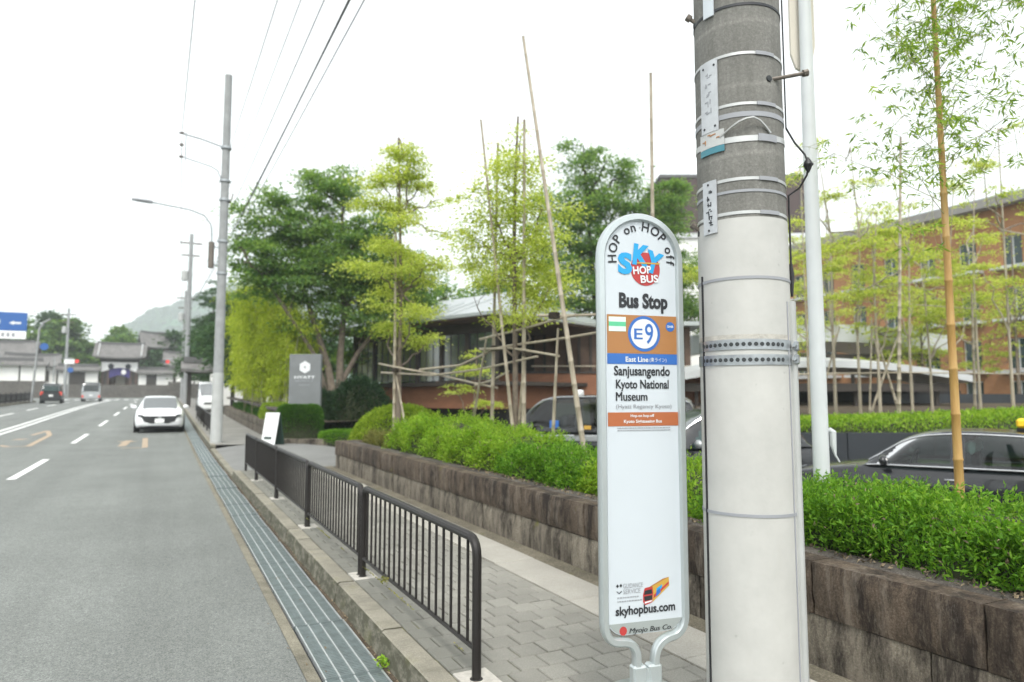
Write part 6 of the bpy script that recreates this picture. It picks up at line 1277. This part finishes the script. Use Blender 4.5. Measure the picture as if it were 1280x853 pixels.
# ------------------------------------------------------------------ the temple gate and walls at the end of the street
def zgd(): return 1.42
GX, GY = -6.75, 124.0
t = thing('stone_steps', 'broad grey stone steps below the temple gate', 'steps', (GX, GY - 6.5, 1.32))
for i in range(9): m = MB(); m.box(-9.5, 8.5, i * .42, 4.2, i * .22, i * .22 + .218); m.build('step', 'stone_far', t, 0)
GT = thing('temple_gate', 'temple gate with tiled roof and white crested curtain at the end of the street', 'temple gate', (GX + .3, GY, 3.3), R(-3)); GT.scale = (.76, .9, .9)
def gb(name, mat, *a_): m = MB(); m.box(*a_); return m.build(name, mat, GT, 0)
for x in (-3.1, -2.0, 2.0, 3.1):
    gb('pillar', 'timber_brown', x - .2, x + .2, -.2, .2, 0, 4.0); gb('rear_pillar', 'timber_brown', x - .18, x + .18, 2.4, 2.76, 0, 4.0)
gb('lintel', 'timber_dark', -3.6, 3.6, -.28, .28, 4.001, 4.5); gb('side_panel', 'timber_dark', -2.9, -2.2, .05, .15, .1, 3.9); gb('side_panel', 'timber_dark', 2.2, 2.9, .05, .15, .1, 3.9); gb('door_leaf', 'timber_brown', -1.8, -.9, 1.6, 1.7, .1, 3.4); gb('door_leaf', 'timber_brown', .9, 1.8, 1.6, 1.7, .1, 3.4)
gb('courtyard_screen', 'plaster_cream', -1.8, 1.8, 3.2, 3.3, .1, 2.4)
m = MB()
def noren(mb, x0, x1, z0, z1, y, dip=0):
    n = 20; g = []
    for i in range(n + 1): s = i / n; x = x0 + (x1 - x0) * s; yy = y + .05 * math.sin(s * 24); zb = z0 + dip * math.sin(math.pi * s) ** 1.5; g.append(((x, yy, z1), (x, yy, zb)))
    for i in range(n): mb.add([g[i][0], g[i][1], g[i + 1][1], g[i + 1][0], (g[i][0][0], g[i][0][1] + .02, z1), (g[i][1][0], g[i][1][1] + .02, g[i][1][2]), (g[i + 1][1][0], g[i + 1][1][1] + .02, g[i + 1][1][2]), (g[i + 1][0][0], g[i + 1][0][1] + .02, z1)], [(0, 1, 2, 3), (7, 6, 5, 4)])
noren(m, -3.3, 3.3, 2.3, 3.98, -.34, .7); m.build('curtain', 'noren_white', GT, 30)
m = MB(); noren(m, -1.9, 1.9, 1.2, 3.0, -.26, .5); m.build('purple_curtain', 'noren_purple', GT, 30)
for x in (-1.55, 1.55):
    m = MB()
    for k in range(5): a_ = R(90 + 72 * k); m.lathe([(.26, -.005), (.26, .005)], 12, Matrix.Translation((x + .3 * math.cos(a_), -.44, 3.2 + .3 * math.sin(a_))) @ Matrix.Rotation(R(90), 4, 'X'))
    m.lathe([(.22, -.02), (.22, .012)], 12, Matrix.Translation((x, -.44, 3.2)) @ Matrix.Rotation(R(90), 4, 'X')); m.build('crest', 'cloth_dark', GT)
m = MB(); m.lathe([(.45, -.01), (.45, .01)], 20, Matrix.Translation((.75, -.34, 2.25)) @ Matrix.Rotation(R(90), 4, 'X')); m.build('curtain_crest', 'noren_white', GT)
def tiled_roof(T, L, D, z, h, mat='roof_tile', lift=.25, cx=0, cy=0, rot=0, ribs=True):
    """curved gabled roof, ridge along x"""
    M_ = Matrix.Translation((cx, cy, z)) @ Matrix.Rotation(rot, 4, 'Z'); m = MB(); rings = []
    for i in range(13):
        s = i / 12 * 2 - 1; x = s * L / 2; e = lift * abs(s) ** 3; prof = [(-1, 0), (-.62, .22), (-.3, .56), (0, 1), (.3, .56), (.62, .22), (1, 0)]
        top = [M_ @ Vector((x, v * D / 2, q * h + e)) for v, q in prof]; bot = [M_ @ Vector((x, v * D / 2 * .98, q * h * .9 + e - .22)) for v, q in prof[::-1]]; rings.append(top + bot)
    m.loft(rings); m.build('roof', mat, T, 40, True)
    m = MB(); m.loft([[M_ @ Vector((x, y, h + lift * abs(2 * x / L) ** 3 * .6 + z_)) for y, z_ in ((-.16, -.05), (.16, -.05), (.13, .38), (-.13, .38))] for x in np.linspace(-L * .46, L * .46, 9)]); m.build('roof_ridge', 'roof_ridge', T, 30, True)
    if ribs:
        k = MB()
        for x in np.arange(-L / 2 + .2, L / 2, .42): e = lift * abs(2 * x / L) ** 3; k.tube([M_ @ Vector((x, v * D / 2, q * h + e + .03)) for v, q in ((-1, 0), (-.62, .22), (-.3, .56), (-.04, .96))], .07, 5)
        tag(k.build('tile_rib', mat, T), kind='stuff')
tiled_roof(GT, 9.6, 5.6, 4.75, 2.4, cy=1.1)
for s in (-1, 1):
    m = MB(); m.tube([(s * 3.9, 1.1 + v * 2.8, 4.75 + q * 2.4 + .22) for v, q in ((-.9, .06), (-.62, .22), (-.3, .56), (-.03, .98))], [.16, .15, .14, .14], 6); m.build('descending_ridge', 'canopy_metal', GT)
gb('eave_beam', 'timber_dark', -4.3, 4.3, -1.2, -1.0, 4.5, 4.68)
for x in np.arange(-4.2, 4.3, .6): gb('rafter', 'timber_brown', x - .06, x + .06, -1.5, 3.6, 4.69, 4.8)
for s in (-1, 1): gb('gable_board', 'plaster_cream', s * 3.95 - .06, s * 3.95 + .06, -.3, 2.5, 5.2, 6.2)
def tempwall(label, x0, x1, y, z0, zs, zw, posts_, white='plaster', rz=0, doors=()):
    T = thing('temple_wall', label, 'wall', (x0, y, z0), rz); L = x1 - x0
    m = MB(); m.box(0, L, -.35, .35, 0, zs); m.build('stone_base', 'stone_far', T, 0)
    m = MB(); m.box(0, L, -.2, .2, zs + .002, zw); m.build('plaster_wall', white, T, 0)
    for i in range(posts_ + 1): x = L * i / posts_; m = MB(); m.box(x - .1, x + .1, -.24, -.19, zs + .004, zw); m.build('post', 'timber_dark', T, 0)
    tiled_roof(T, L + .4, 1.7, zw + .05, .6, cx=L / 2, lift=.05, ribs=True)
    for a_, b_ in doors: m = MB(); m.box(a_, b_, -.3, -.202, zs - .3, zw - .25); m.build('door', 'timber_dark', T, 0)
    return T
tempwall('white plaster temple wall with dark posts on a stone base at far left', -31, -15.3, 118, 1.2, 2.5, 4.75, 5, doors=())
tempwall('short white wall with dark door just left of the temple gate', -14.6, -9.2, 123.6, 2.2, 1.0, 3.3, 2, doors=((1.4, 3.6),))
tempwall('short white wall with window just right of the temple gate', -3.9, 1.2, 123.6, 2.2, 1.0, 3.0, 2, doors=((1.2, 2.6),))
tempwall('white plaster wall on a rough stone base right of the temple gate', 1.4, 12, 119, 1.3, 2.2, 4.6, 4)
t = thing('stone_bastion', 'rough stone corner wall right of the temple steps', 'stone wall', (.2, 118.6, 1.3)); m = MB()
for i in range(6):
    for j in range(4): m = MB(); m.rbox(i * .55 + .01 + (j % 2) * .2, i * .55 + .54 + (j % 2) * .2, -.3 + random.uniform(-.06, .06), .5, j * .62, j * .62 + .61, .05); m.build('stone', 'stone_far', t, 30)
for i, (x, y, L, D, zw, h, lb, rz) in enumerate([(-25.5, 131, 15, 9, 5.6, 3.0, 'large dark temple hall roof at far left', 0), (-18.2, 126, 7.5, 5, 4.7, 1.7, 'smaller grey tiled temple roof beside the left wall', .1), (3.0, 128, 7, 5, 5.2, 2.2, 'dark tiled temple building right of the gate', 0), (-1.5, 140, 6, 5, 9.0, 2.6, 'small shrine roof on the slope behind the gate', .2)]):
    T = thing('temple_hall', lb, 'temple hall', (x, y, 1.3), rz); m = MB(); m.box(-L * .42, L * .42, -D * .35, D * .35, 0, zw - .05); m.build('wall', 'plaster' if i in (1,) else 'timber_brown', T, 0); tiled_roof(T, L, D, zw, h, lift=.35)
    m = MB(); m.box(-L * .3, L * .3, -D * .35 - .06, -D * .35 - .01, 2.4, zw - .6); m.build('shutter', 'timber_dark', T, 0)
t = thing('lane_gate', 'small roofed side gate with white wall right of the far utility poles', 'gate', (2.2, 56, P(56) + .1), 0)
for x in (-.6, 2.4): m = MB(); m.box(x - .14, x + .14, -.14, .14, 0, 2.5); m.build('pillar', 'timber_dark', t, 0)
m = MB(); m.box(-.9, 2.7, -.16, .16, 2.501, 2.75); m.build('lintel', 'timber_dark', t, 0); tiled_roof(t, 4.2, 1.8, 2.78, .55, cx=.9, lift=.08, ribs=False)
m = MB(); m.box(1.0, 8, 3.6, 3.9, 0, 3.2); m.build('plaster_wall', 'plaster', t, 0)

# street furniture at the far end
t = thing('direction_sign', 'large blue overhead direction sign at the left edge of the photo', 'road sign', (-11.8, 58.4, P(58) + .1), 0)
m = MB(); m.lathe([(.11, 0), (.09, 6.9)], 14); m.build('mast', 'steel_galv', t); m = MB(); m.tube([(0, 0, 6.2), (1.2, 0, 6.25)], .05, 8); m.tube([(0, 0, 5.5), (1.2, 0, 5.5)], .05, 8); m.build('sign_arm', 'steel_galv', t)
m = MB(); m.rbox(-.9, 2.95, -.12, -.07, 5.35, 6.65, .01); m.build('blue_panel', 'road_blue', t, 0); m = MB(); m.rbox(-.9, 2.93, -.125, -.07, 4.78, 5.34, .01); m.build('white_panel', 'plate_white', t, 0)
sgf = lambda u, v, d: (u, -.121 - d, v)
for u, w_ in ((.1, .35), (.5, .3), (.85, .3), (1.2, .2)): m = MB(); m.prism([(u, 5.85), (u + w_, 5.85), (u + w_, 6.1), (u, 6.1)], .002, .006, sgf); m.build('sign_lettering', 'ink_white', t, 0, True)
m = MB(); m.prism([(1.9, 5.9), (2.2, 6.06), (2.2, 5.98), (2.6, 5.98), (2.6, 5.84), (2.2, 5.84), (2.2, 5.76)], .002, .006, sgf); m.build('sign_arrow', 'ink_white', t, 0, True); m = MB(); m.prism([(-.6, 5.4), (-.2, 5.4), (-.2, 5.75), (-.6, 5.75)], .002, .006, sgf); m.build('sign_lettering', 'ink_white', t, 0, True)
for u, w_ in ((.0, .25), (.5, .3), (.9, .3), (1.5, .18), (1.8, .18), (2.1, .18)): m = MB(); m.prism([(u, 4.92), (u + w_, 4.92), (u + w_, 5.2), (u, 5.2)], .006, .01, sgf); m.build('sign_lettering', 'ink_grey', t, 0, True)
t = thing('sign_post', 'bent grey post with round blue road sign beside the left barrier', 'road sign', (-10.6, 74, P(74) + .1))
m = MB(); m.tube([(0, 0, 0), (.15, 0, 3), (.3, 0, 6.6), (.6, 0, 7.2), (1.1, 0, 7.5)], .09, 8); m.build('post', 'far_pole', t); m = MB(); m.lathe([(.32, -.02), (.32, .02)], 24, Matrix.Translation((.75, -.1, 5.0)) @ Matrix.Rotation(R(90), 4, 'X')); m.build('blue_disc', 'road_blue', t)
t = thing('sign_post', 'post with white plate and blue sign beside the dark taxi', 'road sign', (-9.8, 92, P(92)))
m = MB(); m.lathe([(.06, 0), (.06, 4.8)], 10); m.build('post', 'far_pole', t); m = MB(); m.box(-.5, .5, -.12, -.07, 4.1, 4.6); m.build('white_plate', 'plate_white', t, 0); m = MB(); m.lathe([(.3, -.02), (.3, .02)], 20, Matrix.Translation((.15, -.1, 3.4)) @ Matrix.Rotation(R(90), 4, 'X')); m.build('blue_disc', 'road_blue', t)
def signal(label, x, y, z, arm):
    t = thing('traffic_signal', label, 'traffic signal', (x, y, z), 0, 'red traffic signals at the crossing')
    m = MB(); m.rbox(-.62, .62, -.12, .12, -.2, .2, .08); m.build('housing', 'black_plastic', t, 40)
    m = MB(); m.lathe([(.24, 0), (.24, .02)], 20, Matrix.Translation((.36, -.13, 0)) @ Matrix.Rotation(R(90), 4, 'X')); m.build('red_lamp', 'lamp_red', t)
    m = MB()
    for xx in (-.36, 0): m.lathe([(.15, 0), (.15, .02)], 16, Matrix.Translation((xx, -.13, 0)) @ Matrix.Rotation(R(90), 4, 'X'))
    m.build('dark_lamp', 'glass_dark', t)
    m = MB(); m.tube([(0, .15, .3), (arm, .2, .5), (arm, .2, -z + P(y))], .08, 8); m.build('signal_post', 'far_pole', t)
signal('red traffic signal left of the temple gate', -11.0, 108, 6.2, -2.2); signal('red traffic signal right of the temple gate', -.15, 106, 6.3, 2.6)

# ------------------------------------------------------------------ wooded slope and hill
HT_ = [(-62, 150, 13, 6), (-52, 142, 12, 6), (-43, 150, 13, 6), (-35, 140, 11, 5), (-29, 152, 14, 6), (-23, 148, 14.5, 5.5), (-18, 156, 16.5, 6), (-14, 144, 14, 4.5), (-10, 160, 14, 5), (-5, 152, 11, 4.5), (-1, 164, 13, 5), (3, 150, 10.5, 4.5), (7, 146, 15, 5), (11, 140, 16, 5), (-7, 142, 11, 4), (0, 139, 11.5, 4), (16, 130, 16, 5.5), (14, 115, 14, 5), (-27, 138, 10, 4), (-40, 134, 10, 4)]
hn = ['far left end', 'second from the far left', 'third from the far left', 'behind the large temple hall', 'tall, behind the utility pole with transformers', 'broad, left of the gate', 'tallest of the slope', 'pale, close left of the gate roof', 'directly above the gate roof', 'right above the gate roof', 'high up right of the gate', 'right of the shrine roof', 'behind the far utility poles', 'right of the far utility poles', 'low, left behind the gate', 'low, right behind the gate', 'far right behind the street trees', 'right of the side lane', 'low, beside the temple hall roof', 'low, left beside the temple hall']
for i, (x, y, h, r_) in enumerate(HT_):
    bl = [(rng.normal() * r_ * .3, rng.normal() * r_ * .3, h * f, r_ * k_, r_ * k_, h * .16, 1) for f, k_ in ((.88, .4), (.74, .65), (.6, .85), (.56, .8), (.42, .95), (.3, .95))]
    tree('wooded_tree', 'bushy green tree of the temple slope, ' + hn[i], (x, y, 1.2), [([(0, 0, -.3), (0, 0, h * .4), (.2, 0, h * .8)], .4, .1)], bl, 150, 75, 1.9, .85, 'leaf_far' if i % 3 else 'leaf_far_dark', 'bark_dark', 'trees of the temple slope', limbs=6, twig=.05)
tree('wooded_tree', 'small green street tree at the left edge beside the white temple wall', (-20.3, 104, 1.3), [([(0, 0, 0), (0, 0, 2), (.1, 0, 4)], .12, .04)], [(0, 0, 4.2, 1.3, 1.3, 1.1, 1), (-.5, 0, 3.2, 1.2, 1.2, .9, 1), (.4, 0, 5.2, .8, .8, .7, 1)], 60, 60, .8, .25, 'leaf_far', limbs=8)
hm = MB(); hx = np.linspace(-1300, 1300, 60); hy = np.linspace(1050, 1680, 26)
def hill(x, y):
    s = math.exp(-((x - 190) / 230) ** 2) * 205 + math.exp(-((x + 40) / 120) ** 2) * 62 + math.exp(-((x - 700) / 420) ** 2) * 160 + math.exp(-((x + 800) / 420) ** 2) * 45
    return -8 + s * math.sin(math.pi * min(1, max(0, (y - 1040) / 760))) ** .8 * (1 + .04 * bumpy(x * .02, y * .02, 1)) + 5 * bumpy(x * .05, y * .05, 1)
sheet('hill', list(hx), list(hy), hill, 'hill_wood')
n = 14000; c = np.column_stack([rng.uniform(-500, 600, n), rng.uniform(1100, 1440, n), np.zeros(n)]); c[:, 2] = [hill(a_, b_) + 2 for a_, b_ in c[:, :2]]; o = quads('hill_forest', leaves(c, 13, None, .8, .6), 'leaf_far_dark'); tag(o, 'hazy forest covering the distant hill', 'forest', kind='stuff')
t = thing('hill_mast', 'thin radio mast on the ridge of the distant hill', 'mast', (22, 1400, 150)); m = MB(); m.lathe([(2.5, 0), (.6, 70)], 6); m.build('mast_shaft', 'far_pole', t)
# pale air between the camera and the hill: one closed box, the sky outside it
m = MB(); m.box(-1850, 1850, -1850, 1850, -12, 340); hz_ = m.build('haze', 'void_dark', None, 0); tag(hz_, kind='stuff')
hmat = bpy.data.materials.new('haze_air'); hmat.use_nodes = True; q = hmat.node_tree; q.nodes.clear(); pvn = q.nodes.new('ShaderNodeVolumePrincipled'); pvn.inputs['Color'].default_value = (.90, .965, 1, 1); pvn.inputs['Density'].default_value = .0008; pvn.inputs['Anisotropy'].default_value = .3
q.links.new(pvn.outputs[0], q.nodes.new('ShaderNodeOutputMaterial').inputs['Volume']); hz_.data.materials[0] = hmat
